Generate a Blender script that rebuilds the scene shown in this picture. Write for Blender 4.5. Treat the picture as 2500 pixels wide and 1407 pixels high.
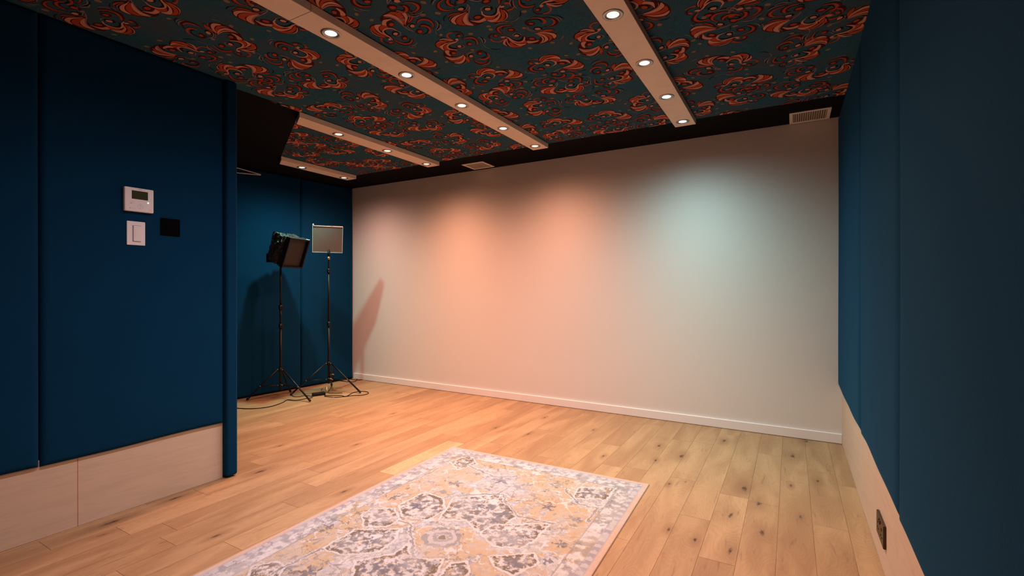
import bpy, bmesh, math, random
import numpy as np
from math import sin, cos, pi, radians, hypot, atan2
from mathutils import Vector, Matrix

random.seed(7); np.random.seed(7)
for o in list(bpy.data.objects): bpy.data.objects.remove(o)
SC = bpy.context.scene
COL = SC.collection

# ------------------------------------------------------------------ camera
F_PX, YAW, PITCH, ROLL, CAM_Z = 1177.15, radians(30.052), radians(-0.056), radians(-0.036), 1.1
_f = np.array([-sin(YAW)*cos(PITCH), cos(YAW)*cos(PITCH), sin(PITCH)])
_r = np.array([cos(YAW), sin(YAW), 0.0]); _u = np.cross(_r, _f)
_r, _u = _r*cos(ROLL)+_u*sin(ROLL), -_r*sin(ROLL)+_u*cos(ROLL)
cam_d = bpy.data.cameras.new('camera'); cam = bpy.data.objects.new('camera', cam_d); COL.objects.link(cam)
cam_d.sensor_width = 36; cam_d.lens = F_PX/2500*36; cam_d.clip_start = 0.02
cam.matrix_world = Matrix(((_r[0], _u[0], -_f[0], 0), (_r[1], _u[1], -_f[1], 0), (_r[2], _u[2], -_f[2], CAM_Z), (0, 0, 0, 1)))
SC.camera = cam

# ------------------------------------------------------------------ world, exposure
w = bpy.data.worlds.new('world'); SC.world = w; w.use_nodes = True
w.node_tree.nodes['Background'].inputs[0].default_value = (0.0, 0.0, 0.0, 1)
w.node_tree.nodes['Background'].inputs[1].default_value = 0.0
vs = SC.view_settings; vs.view_transform = 'Standard'; vs.look = 'None'; vs.gamma = 1; vs.use_curve_mapping = False
vs.exposure = 0.12
# colours of the downlights (the room's only light), and their strength
WARM = (1.0, 0.40, 0.23); PINK = (1.0, 0.46, 0.35); AQUA = (0.36, 0.95, 0.80); ICE = (0.58, 0.92, 0.92); SKYC = (0.66, 0.80, 0.90); LILAC = (0.92, 0.70, 0.74)
LAMP_W = 66.0; LAMP_ANGLE = radians(172); LAMP_BLEND = 0.15; LAMP_POW = 3.0

# room measures
BACK, RIGHT, LEFT, CEIL, BEAM_Z = 4.09, 0.31, -2.845, 2.30, 2.26
FRONT = -1.5
STRIP = 3.63
def alc(y): return -4.571+(y-4.09)*0.088

# ------------------------------------------------------------------ helpers
def S(r, g, b):
    f = lambda c: (c/255/12.92) if c/255 <= 0.04045 else ((c/255+0.055)/1.055)**2.4
    return (f(r), f(g), f(b), 1)
def at(u, v, z=0.0):
    d = _f+_r*(u-1250)/F_PX-_u*(v-703.5)/F_PX
    t = (z-CAM_Z)/d[2]
    return Vector((d[0]*t, d[1]*t, z))
class MAT:
    def __init__(s, name):
        s.m = bpy.data.materials.new(name); s.m.use_nodes = True
        s.t = s.m.node_tree; s.b = s.t.nodes['Principled BSDF']
    def n(s, typ, **kw):
        x = s.t.nodes.new(typ)
        for k, v in kw.items(): setattr(x, k, v)
        return x
    def l(s, a, b): s.t.links.new(a, b)
    def math(s, op, a, b=None, c=None, clamp=False):
        x = s.n('ShaderNodeMath', operation=op); x.use_clamp = clamp
        for i, v in enumerate((a, b, c)):
            if v is None: continue
            if isinstance(v, (int, float)): x.inputs[i].default_value = v
            else: s.l(v, x.inputs[i])
        return x.outputs[0]
    def mix(s, fac, a, b, blend='MIX'):
        x = s.n('ShaderNodeMix', data_type='RGBA', blend_type=blend)
        for i, v in ((0, fac), (6, a), (7, b)):
            if isinstance(v, (int, float)): x.inputs[i].default_value = v
            elif isinstance(v, tuple): x.inputs[i].default_value = v
            else: s.l(v, x.inputs[i])
        return x.outputs[2]
    def noise(s, vec, scale, detail=3, rough=0.5, dist=0.0):
        x = s.n('ShaderNodeTexNoise'); x.inputs['Scale'].default_value = scale; x.inputs['Detail'].default_value = detail
        x.inputs['Roughness'].default_value = rough; x.inputs['Distortion'].default_value = dist
        if vec is not None: s.l(vec, x.inputs['Vector'])
        return x.outputs['Fac']
    def ramp(s, fac, stops):
        x = s.n('ShaderNodeValToRGB'); cr = x.color_ramp
        while len(cr.elements) < len(stops): cr.elements.new(0.5)
        for e, (p, c) in zip(cr.elements, stops):
            e.position = p; e.color = c if len(c) == 4 else c+(1,)
        s.l(fac, x.inputs[0]); return x.outputs[0]
    def scalev(s, vec, x, y, z):
        m = s.n('ShaderNodeMapping'); m.inputs['Scale'].default_value = (x, y, z); s.l(vec, m.inputs['Vector']); return m.outputs[0]
    def bump(s, h, strength, dist):
        x = s.n('ShaderNodeBump'); x.inputs['Strength'].default_value = strength; x.inputs['Distance'].default_value = dist
        s.l(h, x.inputs['Height']); s.l(x.outputs[0], s.b.inputs['Normal'])
    def pos(s): return s.n('ShaderNodeNewGeometry').outputs['Position']
    def set(s, col=None, rough=0.5, metal=0.0, spec=0.5):
        if col is not None:
            if isinstance(col, tuple): s.b.inputs['Base Color'].default_value = col
            else: s.l(col, s.b.inputs['Base Color'])
        s.b.inputs['Roughness'].default_value = rough; s.b.inputs['Metallic'].default_value = metal
        s.b.inputs['Specular IOR Level'].default_value = spec; return s
def flat(name, col, rough=0.5, metal=0.0, spec=0.5, var=0.08, scale=40):
    M = MAT(name); p = M.pos(); f = M.noise(p, scale)
    dark = tuple(c*(1-var) for c in col[:3])+(1,); lite = tuple(min(1, c*(1+var)) for c in col[:3])+(1,)
    M.set(M.mix(f, dark, lite), rough, metal, spec); return M.m

# ------------------------------------------------------------------ materials
def mat_velvet(name, col):
    M = MAT(name); p = M.pos()
    a = M.noise(p, 3.0, 4, 0.6); b = M.noise(p, 160, 2)
    f = M.math('ADD', M.math('MULTIPLY', a, 0.65), M.math('MULTIPLY', b, 0.35))
    d = tuple(c*0.78 for c in col[:3])+(1,); l = tuple(c*1.22 for c in col[:3])+(1,)
    M.set(M.mix(f, d, l), 0.95, 0, 0.04)
    M.b.inputs['Sheen Weight'].default_value = 0.10; M.b.inputs['Sheen Roughness'].default_value = 0.5
    M.b.inputs['Sheen Tint'].default_value = (0.12, 0.50, 0.80, 1)
    M.bump(b, 0.25, 0.002); return M.m
VELVET = mat_velvet('blue_velvet', (0.0022, 0.030, 0.078, 1))
def mat_paint(name, col, scale=220, st=0.12):
    M = MAT(name); p = M.pos(); a = M.noise(p, scale, 2); b = M.noise(p, 1.5, 2)
    d = tuple(c*0.97 for c in col[:3])+(1,)
    M.set(M.mix(b, d, col), 0.75, 0, 0.25); M.bump(a, st, 0.001); return M.m
WHITE = mat_paint('white_wall_paint', (0.66, 0.64, 0.62, 1))
TRIMW = mat_paint('white_gloss_trim', (0.76, 0.74, 0.74, 1), 30, 0.03)
BLACKP = flat('black_ceiling_paint', (0.0035, 0.0032, 0.0035, 1), 0.9, 0, 0.1)
DARKW = flat('dark_wall_paint', (0.004, 0.012, 0.022, 1), 0.9, 0, 0.1)
def mat_ply(name, base):
    M = MAT(name); p = M.pos()
    g = M.noise(M.scalev(p, 1.2, 1.2, 14), 3.0, 5, 0.6, 1.2); s = M.noise(p, 90, 2); k = M.noise(p, 5, 3)
    c = M.ramp(g, [(0.3, tuple(c*0.90 for c in base[:3])), (0.55, base[:3]), (0.8, tuple(c*1.05 for c in base[:3]))])
    c = M.mix(M.math('MULTIPLY', M.math('GREATER_THAN', k, 0.71), 0.12), c, (0.30, 0.19, 0.11, 1))
    c = M.mix(M.math('MULTIPLY', s, 0.10), c, (0.35, 0.26, 0.18, 1))
    M.set(c, 0.6, 0, 0.3); return M.m
PLY = mat_ply('birch_plywood', (0.56, 0.46, 0.36, 1))
BEAMM = mat_ply('pale_beam_wood', (0.80, 0.66, 0.53, 1))
PLYEDGE = flat('plywood_edge', S(190, 120, 80), 0.7)
KNOTS = [(1768,1077,.020),(1936,1114,.026),(1818,1193,.024),(1852,1231,.021),(1784,1258,.021),(1931,1186,.011),(1632,1293,.012),(1634,1182,.010),(1697,1318,.012),(1784,1347,.017),(1664,1114,.022),(1997,1175,.016),(1473,1114,.011),(1449,1050,.010),(1609,1089,.018),(1600,1125,.014),(1861,1300,.020),(1969,1078,.022),(1954,1263,.012),
         (635,1152,.022),(528,1309,.014),(840,1201,.014),(684,1089,.012),(870,1086,.010),(428,1217,.018),(273,1276,.024),(252,1306,.012),(1290,1060,.014),(1210,1045,.012),(1080,1110,.010),(960,1010,.012),(1330,1020,.012)]
def mat_floor():
    M = MAT('oak_planks')
    uv = M.n('ShaderNodeUVMap', uv_map='plank').outputs[0]
    tone = M.n('ShaderNodeAttribute', attribute_name='tone').outputs['Fac']
    g1 = M.noise(M.scalev(uv, 1, 0.035, 1), 330, 4, 0.65)                     # fine pores
    broad = M.noise(M.scalev(uv, 1, 0.16, 1), 9, 3, 0.5, 0.6)
    sep = M.n('ShaderNodeSeparateXYZ'); M.l(uv, sep.inputs[0])
    vor = M.n('ShaderNodeTexVoronoi', feature='F1'); vor.inputs['Scale'].default_value = 3.0
    vor.inputs['Randomness'].default_value = 0.9
    M.l(M.scalev(uv, 1.3, 0.75, 1), vor.inputs['Vector'])
    kd0 = vor.outputs['Distance']
    pw = M.pos(); kmin = None
    for u_k, v_k, r_k in KNOTS:                                    # the knots the boards show, each at its own spot on the floor
        q = at(u_k, v_k); dv = M.n('ShaderNodeVectorMath', operation='SUBTRACT'); M.l(pw, dv.inputs[0]); dv.inputs[1].default_value = (q.x, q.y, 0)
        ml = M.n('ShaderNodeVectorMath', operation='MULTIPLY'); M.l(dv.outputs[0], ml.inputs[0]); ml.inputs[1].default_value = (1.3/r_k, 0.45/r_k, 0)
        ln = M.n('ShaderNodeVectorMath', operation='LENGTH'); M.l(ml.outputs[0], ln.inputs[0])
        kmin = ln.outputs['Value'] if kmin is None else M.math('MINIMUM', kmin, ln.outputs['Value'])
    kd = M.math('MINIMUM', kd0, M.math('MULTIPLY', kmin, 0.055))
    # growth rings bending round the knots
    warp = M.noise(M.scalev(uv, 1, 0.22, 1), 7, 2, 0.5, 0.3)
    ring = M.math('ADD', M.math('MULTIPLY', warp, 11.0), M.math('MULTIPLY', kd, 4.5))
    rings = M.math('SINE', M.math('MULTIPLY', ring, 15.0))
    rings = M.math('MULTIPLY_ADD', rings, 0.5, 0.5)
    base = M.ramp(tone, [(0.0, (0.275, 0.168, 0.084)), (0.35, (0.320, 0.207, 0.108)), (0.7, (0.365, 0.243, 0.130)), (1.0, (0.52, 0.365, 0.200))])
    c = M.mix(M.math('MULTIPLY', M.math('SUBTRACT', 1.0, rings), 0.22), base, (0.22, 0.11, 0.05, 1))
    c = M.mix(M.math('MULTIPLY', M.math('SUBTRACT', g1, 0.42, clamp=True), 0.9), c, (0.28, 0.15, 0.07, 1))
    c = M.mix(M.math('MULTIPLY', M.math('SUBTRACT', broad, 0.48, clamp=True), 2.2), c, (0.21, 0.11, 0.052, 1))
    c = M.mix(M.math('MULTIPLY', M.math('SUBTRACT', 0.5, broad, clamp=True), 1.0), c, (0.58, 0.40, 0.23, 1))
    # knots
    kn = M.noise(uv, 45, 3, 0.6)
    kdd = M.math('ADD', kd, M.math('MULTIPLY', M.math('SUBTRACT', kn, 0.5), 0.07))
    knot = M.math('SUBTRACT', 1.0, M.math('MULTIPLY', kdd, 22.0), clamp=True)
    halo = M.math('SUBTRACT', 1.0, M.math('MULTIPLY', kdd, 5.5), clamp=True)
    on = M.math('GREATER_THAN', M.noise(M.scalev(uv, 0.9, 0.6, 1), 2.3, 1), 0.44)
    c = M.mix(M.math('MULTIPLY', M.math('MULTIPLY', halo, on), 0.55), c, (0.22, 0.115, 0.055, 1))
    c = M.mix(M.math('MULTIPLY', M.math('MULTIPLY', knot, on), 0.9), c, (0.07, 0.04, 0.025, 1))
    # long dark checks
    ck = M.noise(M.scalev(uv, 1, 0.10, 1), 60, 3, 0.5, 0.8)
    ck = M.math('MULTIPLY', M.math('SUBTRACT', ck, 0.625, clamp=True), 7.0, clamp=True)
    c = M.mix(M.math('MULTIPLY', ck, 0.7), c, (0.17, 0.09, 0.05, 1))
    kj = M.math('ADD', kmin, M.math('MULTIPLY', M.math('SUBTRACT', M.noise(M.scalev(pw, 1, 0.5, 1), 60, 4, 0.75), 0.5), 2.6))
    c = M.mix(M.math('MULTIPLY', M.math('SUBTRACT', 1.0, M.math('MULTIPLY', kj, 0.30), clamp=True), 0.50), c, (0.17, 0.09, 0.045, 1))
    c = M.mix(M.math('MULTIPLY', M.math('SUBTRACT', 1.0, M.math('MULTIPLY', kj, 1.35), clamp=True), 1.1, clamp=True), c, (0.045, 0.026, 0.016, 1))
    M.set(c, 0.42, 0, 0.35)
    r = M.math('MULTIPLY_ADD', g1, 0.25, 0.33); M.l(r, M.b.inputs['Roughness'])
    M.bump(g1, 0.08, 0.001); return M.m
OAK = mat_floor()
GAP = flat('floor_gap', (0.10, 0.055, 0.03, 1), 0.9)
def mat_fabric(name, col, col2=None, var=0.15):
    M = MAT(name); p = M.pos()
    weave = M.noise(p, 420, 2)
    d = tuple(c*(1-var) for c in col[:3])+(1,); l = tuple(min(1, c*(1+var)) for c in col[:3])+(1,)
    c = M.mix(weave, d, l)
    if col2:
        v = M.n('ShaderNodeTexVoronoi', feature='DISTANCE_TO_EDGE'); v.inputs['Scale'].default_value = 14
        wv = M.n('ShaderNodeVectorMath', operation='ADD'); M.l(p, wv.inputs[0])
        nz = M.n('ShaderNodeTexNoise'); nz.inputs['Scale'].default_value = 9; M.l(p, nz.inputs['Vector'])
        sc_ = M.n('ShaderNodeVectorMath', operation='SCALE'); M.l(nz.outputs['Color'], sc_.inputs[0]); sc_.inputs['Scale'].default_value = 0.12
        M.l(sc_.outputs[0], wv.inputs[1]); M.l(wv.outputs[0], v.inputs['Vector'])
        bands = M.math('SINE', M.math('MULTIPLY', v.outputs[0], 55.0))
        big = M.noise(p, 4.5, 3)
        c = M.mix(M.math('MULTIPLY', M.math('GREATER_THAN', bands, 0.35), 0.45), c, tuple(x*0.50 for x in col[:3])+(1,))
        c = M.mix(M.math('MULTIPLY', M.math('SUBTRACT', big, 0.40, clamp=True), 2.2, clamp=True), c, col2)
    M.set(c, 0.95, 0, 0.05); M.bump(weave, 0.15, 0.001); return M.m
F_TEAL = mat_fabric('ceiling_fabric_teal', (0.024, 0.092, 0.135, 1), (0.055, 0.064, 0.078, 1), 0.4)
F_OR = mat_fabric('ceiling_fabric_orange', (0.34, 0.056, 0.024, 1))
F_SA = mat_fabric('ceiling_fabric_salmon', (0.52, 0.235, 0.165, 1))
F_DK = mat_fabric('ceiling_fabric_maroon', (0.055, 0.010, 0.008, 1))
F_BK = mat_fabric('ceiling_fabric_navy', (0.008, 0.012, 0.018, 1))
F_GY = mat_fabric('ceiling_fabric_mauve', (0.22, 0.155, 0.165, 1))
F_YE = mat_fabric('ceiling_fabric_mustard', (0.20, 0.145, 0.075, 1))
BLACKM = flat('black_metal', (0.004, 0.004, 0.005, 1), 0.42, 0.0, 0.3)
BLACKPL = flat('black_plastic', (0.004, 0.004, 0.005, 1), 0.55, 0, 0.25)
RUBBER = flat('black_rubber', (0.006, 0.005, 0.005, 1), 0.7, 0, 0.3)
SILVER = flat('brushed_nickel', (0.42, 0.42, 0.42, 1), 0.35, 0.85)
SCREW = flat('bright_screw', (0.8, 0.8, 0.82, 1), 0.25, 0.6)
WPLAST = flat('white_plastic', (0.78, 0.74, 0.76, 1), 0.4, 0, 0.5, 0.02)
GPLAST = flat('grey_print', (0.36, 0.33, 0.36, 1), 0.5, 0, 0.5, 0.05)
LCD = flat('green_display', (0.030, 0.034, 0.012, 1), 0.25, 0, 0.5, 0.1)
BRONZE = flat('bronze_socket_plate', (0.075, 0.042, 0.022, 1), 0.4, 0.7)
GRILLE = flat('vent_grille', (0.34, 0.28, 0.22, 1), 0.6)
VENTW = flat('vent_frame_white', (0.74, 0.68, 0.62, 1), 0.55, 0, 0.4, 0.03)
CREAM = flat('cream_tag', (0.72, 0.60, 0.50, 1), 0.6)
COPPER = flat('copper_clip', (0.45, 0.22, 0.09, 1), 0.4, 0.6)
def emit(name, col, st):
    M = MAT(name); M.set((0.8, 0.8, 0.8, 1), 0.4)
    M.b.inputs['Emission Color'].default_value = col+(1,); M.b.inputs['Emission Strength'].default_value = st; return M.m
def mat_foil():
    M = MAT('black_crumpled_fabric'); p = M.pos(); a = M.noise(p, 38, 4, 0.7, 1.5)
    M.set((0.012, 0.014, 0.015, 1), 0.28, 0, 0.6); M.bump(a, 0.9, 0.02); return M.m
FOIL = mat_foil()
def mat_diffuser():
    M = MAT('grey_diffuser_cloth'); p = M.pos(); a = M.noise(p, 300, 2)
    M.set(M.mix(a, (0.17, 0.11, 0.10, 1), (0.23, 0.15, 0.135, 1)), 0.8, 0, 0.2); M.bump(a, 0.3, 0.001); return M.m
DIFF = mat_diffuser()
DIFFRIM = flat('pale_piping', (0.62, 0.54, 0.52, 1), 0.7)
DARKCLOTH = flat('dark_grid_cloth', (0.030, 0.026, 0.025, 1), 0.8)

# ------------------------------------------------------------------ mesh building
class MB:
    def __init__(s): s.bm = bmesh.new()
    def box(s, x0, x1, y0, y1, z0, z1, bev=0.0, seg=2, mi=0, M=None):
        g = bmesh.ops.create_cube(s.bm, size=1)['verts']
        for v in g: v.co = Vector(((x0+x1)/2+v.co.x*(x1-x0), (y0+y1)/2+v.co.y*(y1-y0), (z0+z1)/2+v.co.z*(z1-z0)))
        fs = set(f for v in g for f in v.link_faces)
        for f in fs: f.material_index = mi
        if bev > 0:
            es = list(set(e for v in g for e in v.link_edges))
            r = bmesh.ops.bevel(s.bm, geom=es, offset=bev, segments=seg, affect='EDGES', profile=0.5)
            g = list(set(list(r['verts'])+[v for v in g if v.is_valid]))
            for f in set(f for v in g for f in v.link_faces): f.material_index = mi
        if M is not None:
            for v in set(g): v.co = M @ v.co
        return s
    def tube(s, pts, r, n=10, mi=0, cap=True):
        pts = [Vector(p) for p in pts]; rs = r if isinstance(r, (list, tuple)) else [r]*len(pts)
        rings = []; up = Vector((0, 0, 1)); prev = None
        for i, p in enumerate(pts):
            t = (pts[min(i+1, len(pts)-1)]-pts[max(i-1, 0)]).normalized()
            if prev is None:
                a = up if abs(t.dot(up)) < 0.9 else Vector((1, 0, 0)); u = t.cross(a).normalized()
            else: u = (prev-t*prev.dot(t)).normalized()
            prev = u; v = t.cross(u)
            rings.append([s.bm.verts.new(p+u*(rs[i]*cos(2*pi*k/n))+v*(rs[i]*sin(2*pi*k/n))) for k in range(n)])
        for a, b in zip(rings, rings[1:]):
            for k in range(n):
                f = s.bm.faces.new((a[k], a[(k+1) % n], b[(k+1) % n], b[k])); f.material_index = mi; f.smooth = True
        if cap:
            for rg in (rings[0][::-1], rings[-1]):
                f = s.bm.faces.new(rg); f.material_index = mi
        return s
    def lathe(s, prof, c=(0, 0, 0), n=32, mi=0, cap0=False, cap1=False):
        c = Vector(c); rings = [[s.bm.verts.new(c+Vector((r*cos(2*pi*k/n), r*sin(2*pi*k/n), z))) for k in range(n)] for r, z in prof]
        for a, b in zip(rings, rings[1:]):
            for k in range(n):
                f = s.bm.faces.new((a[k], a[(k+1) % n], b[(k+1) % n], b[k])); f.material_index = mi; f.smooth = True
        if cap0: s.bm.faces.new(rings[0][::-1]).material_index = mi
        if cap1: s.bm.faces.new(rings[-1]).material_index = mi
        return s
    def poly(s, pts, mi=0):
        f = s.bm.faces.new([s.bm.verts.new(Vector(p)) for p in pts]); f.material_index = mi; return f
    def prism(s, pts, z0, z1, mi=0):
        a = [s.bm.verts.new((p[0], p[1], z0)) for p in pts]; b = [s.bm.verts.new((p[0], p[1], z1)) for p in pts]; n = len(pts)
        s.bm.faces.new(a[::-1]).material_index = mi; s.bm.faces.new(b).material_index = mi
        for k in range(n): s.bm.faces.new((a[k], a[(k+1) % n], b[(k+1) % n], b[k])).material_index = mi
        return s
    def build(s, name, mats, parent=None, loc=None, fixn=True):
        if fixn: bmesh.ops.recalc_face_normals(s.bm, faces=s.bm.faces[:])
        me = bpy.data.meshes.new(name); s.bm.to_mesh(me); s.bm.free()
        o = bpy.data.objects.new(name, me); COL.objects.link(o)
        for m in (mats if isinstance(mats, (list, tuple)) else [mats]): me.materials.append(m)
        if parent: o.parent = parent
        if loc: o.location = loc
        return o
def tag(o, label=None, cat=None, group=None, kind=None):
    for k, v in (('label', label), ('category', cat), ('group', group), ('kind', kind)):
        if v: o[k] = v
    return o
def empty(name, loc, rz=0.0, label=None, cat=None, group=None):
    o = bpy.data.objects.new(name, None); COL.objects.link(o); o.location = loc; o.rotation_euler = (0, 0, rz)
    o.empty_display_size = 0.05; tag(o, label, cat, group); return o
def struct(o, label=None, cat=None): o['kind'] = 'structure'; tag(o, label, cat); return o

# ------------------------------------------------------------------ floor
def build_floor():
    W = 0.1385; X0 = 0.225
    known = {0: [3.40, 2.64], 1: [3.15], 2: [2.76], 3: [2.785], 4: [2.43], 5: [2.885], 7: [2.91], 16: [2.77, 2.095, 1.18], 17: [1.55, 0.85], 18: [1.76, 1.06], 19: [1.13], 20: [1.005]}
    light = {(16, 2.095): 0.97}
    bm = bmesh.new(); uvl = bm.loops.layers.uv.new('plank'); tl = bm.faces.layers.float.new('tone')
    rnd = random.Random(11)
    for k in range(-1, 37):
        x1 = X0-W*k; x0 = x1-W; x1 = min(x1, 0.33)
        js = sorted(known.get(k, []))
        if js:
            while js[0] > FRONT: js.insert(0, js[0]-rnd.uniform(0.6, 1.7))
            while js[-1] < BACK: js.append(js[-1]+rnd.uniform(0.7, 1.8))
        else:
            js = [FRONT-rnd.uniform(0, 1.2)]
            while js[-1] < BACK: js.append(js[-1]+rnd.uniform(0.55, 1.8))
        for a, b in zip(js, js[1:]):
            y0 = max(a, FRONT)+0.0006; y1 = min(b, BACK+0.02)-0.0006
            if y1 <= y0: continue
            t = min(0.72, max(0.05, rnd.gauss(0.42, 0.16)))
            for (kk, ya), v in light.items():
                if kk == k and abs(a-ya) < 0.01: t = v
            ou, ov = rnd.uniform(0, 50), rnd.uniform(0, 50)
            vsx = [(x0+0.0005, y0), (x1-0.0005, y0), (x1-0.0005, y1), (x0+0.0005, y1)]
            f = bm.faces.new([bm.verts.new((x, y, 0)) for x, y in vsx]); f[tl] = t
            for lp, (x, y) in zip(f.loops, vsx): lp[uvl].uv = (x-x0+ou, y-y0+ov)
    f = bm.faces.new([bm.verts.new(p) for p in ((-5.1, FRONT, -0.0015), (0.4, FRONT, -0.0015), (0.4, BACK+0.05, -0.0015), (-5.1, BACK+0.05, -0.0015))]); f.material_index = 1
    b = MB(); b.bm.free(); b.bm = bm
    o = b.build('floor', [OAK, GAP]); struct(o, 'oak plank floor running towards the white wall', 'floor')
build_floor()

# ------------------------------------------------------------------ walls
b = MB(); b.box(alc(BACK)-0.2, RIGHT+0.15, BACK, BACK+0.1, 0, CEIL+0.05); struct(b.build('wall_back', WHITE), 'plain white back wall washed by coloured downlights', 'wall')
b = MB(); b.box(RIGHT+0.004, RIGHT+0.1, FRONT, BACK, 0, CEIL+0.05); struct(b.build('wall_right', DARKW), 'right wall behind the blue velvet panels', 'wall')
b = MB(); b.prism([(LEFT-0.004, FRONT), (LEFT-0.004, 1.57), (-4.95, 1.57), (-4.95, 1.47), (LEFT-0.1, 1.47), (LEFT-0.1, FRONT)], 0, CEIL+0.05)
struct(b.build('wall_left', DARKW), 'left wall behind the blue velvet panels, ending at the recess', 'wall')
b = MB(); b.prism([(alc(1.4)-0.035, 1.4), (alc(BACK)-0.035, BACK), (alc(BACK)-0.135, BACK), (alc(1.4)-0.135, 1.4)], 0, CEIL+0.05)
struct(b.build('wall_recess', DARKW), 'recess side wall behind the two light stands', 'wall')
b = MB(); b.box(LEFT-0.1, RIGHT+0.1, FRONT-0.1, FRONT, 0, CEIL+0.05); struct(b.build('wall_front', DARKW), 'dark wall behind the camera', 'wall')

b = MB(); b.box(alc(BACK)+0.002, RIGHT, BACK-0.016, BACK, 0.002, 0.070, 0.003, 2)
struct(b.build('baseboard_back', TRIMW), 'white baseboard along the white back wall', 'baseboard')
b = MB()
ys = [1.575, 0.92, -0.30, FRONT]
for a, c in zip(ys, ys[1:]): b.box(LEFT-0.004, LEFT, c+0.0012, a-0.0012, 0.001, 0.345)
b.box(LEFT-0.0042, LEFT-0.002, FRONT, 1.574, 0.001, 0.344, mi=1)
struct(b.build('baseboard_left', [PLY, PLYEDGE]), 'tall pale plywood plinth boards under the left velvet panels', 'baseboard')
b = MB()
ys = [BACK, 2.95, 1.72, FRONT]
for a, c in zip(ys, ys[1:]): b.box(RIGHT, RIGHT+0.004, c+0.0005, a-0.0005, 0.001, 0.44)
struct(b.build('baseboard_right', PLY), 'tall pale plywood plinth along the right wall', 'baseboard')

# padded velvet panels ------------------------------------------------
def panel(p0, p1, nrm, z0, z1, t, label, r=0.026, wav=0.003, seed=0, cat='acoustic panel', group=None, botr=None):
    """upholstered panel between floor points p0,p1, padded out t along nrm"""
    p0 = Vector(p0+(0,)); p1 = Vector(p1+(0,)); n = Vector(nrm+(0,)).normalized(); L = (p1-p0).length; H = z1-z0
    rnd = random.Random(seed); ph = [rnd.uniform(0, 6.28) for _ in range(6)]
    def ticks(L, r, m):
        e = [r*(1-cos(pi/2*i/6)) for i in range(7)]
        mid = [r+(L-2*r)*i/m for i in range(1, m)]
        return e+mid+[L-x for x in e[::-1]]
    us = ticks(L, r, max(6, int(L/0.06))); vz = ticks(H, botr or r, 26)
    def prof(e, r):
        q = min(1.0, max(0.0, e/r)); return math.sqrt(max(0, 1-(1-q)**2))
    bm = bmesh.new(); g = []
    for v in vz:
        row = []
        for u in us:
            d = min(prof(min(u, L-u), r), prof(min(v, H-v), botr or r))
            und = 0.0012*sin(u*5.1+ph[0])*sin(v*3.3+ph[1])
            zz = z0+v+(wav*sin(u*4.0+ph[2])+wav*0.5*sin(u*11+ph[3]))*max(0, 1-v/0.25)
            side = wav*0.7*sin(v*3.1+ph[4])*(1 if u > L/2 else -1)*max(0, 1-min(u, L-u)/0.1)
            co = p0+(p1-p0)*(max(0, min(1, (u+0*side)/L)))+n*(d*(t+und)); co.z = zz
            row.append(bm.verts.new(co))
        g.append(row)
    for i in range(len(vz)-1):
        for j in range(len(us)-1):
            f = bm.faces.new((g[i][j], g[i][j+1], g[i+1][j+1], g[i+1][j])); f.smooth = True
    bd = [g[0][j] for j in range(len(us))]+[g[i][-1] for i in range(1, len(vz))]+[g[-1][j] for j in range(len(us)-2, -1, -1)]+[g[i][0] for i in range(len(vz)-2, 0, -1)]
    bm.faces.new(bd)
    b = MB(); b.bm.free(); b.bm = bm
    o = b.build('velvet_panel', VELVET); tag(o, label, cat, group); return o
ZT = CEIL-0.001
xf = LEFT+0.0005
GL = 'blue velvet wall panels'
panel((xf, 0.789), (xf, 1.573), (1, 0), 0.318, ZT, 0.018, 'blue velvet wall panel carrying the thermostat and switches, left wall', seed=1, group=GL)
panel((xf, 0.015), (xf, 0.785), (1, 0), 0.318, ZT, 0.018, 'dark blue velvet wall panel at the far left edge of the photo', seed=2, group=GL)
panel((xf, -0.755), (xf, 0.011), (1, 0), 0.318, ZT, 0.018, 'blue velvet left wall panel out of the frame beside the camera', seed=3, group=GL)
b = MB(); b.box(-2.90, -2.806, 1.576, 1.642, 0.008, ZT, 0.014, 4)
tag(b.build('end_panel', VELVET), 'narrow floor-length blue velvet end panel covering the end of the left wall', 'acoustic panel', GL)
xr = RIGHT-0.0003
panel((xr, 2.815), (xr, 4.085), (-1, 0), 0.392, ZT, 0.026, 'blue velvet panel on the right wall nearest the white wall', seed=4, group=GL, r=0.080, botr=0.05, wav=0.006)
panel((xr, 1.835), (xr, 2.811), (-1, 0), 0.390, ZT, 0.030, 'middle blue velvet panel on the right wall, above the dark wall socket', seed=5, group=GL, r=0.080, botr=0.05, wav=0.006)
panel((xr, 0.60), (xr, 1.831), (-1, 0), 0.384, ZT, 0.038, 'large dark blue velvet panel at the right edge of the photo', seed=6, group=GL, r=0.080, botr=0.05, wav=0.006)
panel((xr, -0.62), (xr, 0.596), (-1, 0), 0.384, ZT, 0.038, 'blue velvet right wall panel out of the frame beside the camera', seed=7, group=GL, r=0.080, botr=0.05, wav=0.006)
nn = (1, -0.088)
def ap(y): return (alc(y)-0.030, y)
panel(ap(3.412), ap(4.080), nn, 0.010, ZT, 0.030, 'navy velvet recess panel behind the square light panel, beside the white wall', seed=8, group=GL, wav=0.001)
panel(ap(2.70), ap(3.408), nn, 0.010, ZT, 0.030, 'teal blue velvet recess panel behind the softbox stand', seed=9, group=GL, wav=0.001)
panel(ap(1.98), ap(2.696), nn, 0.010, ZT, 0.030, 'blue velvet recess panel hidden behind the end of the left wall', seed=10, group=GL, wav=0.001)

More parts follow.
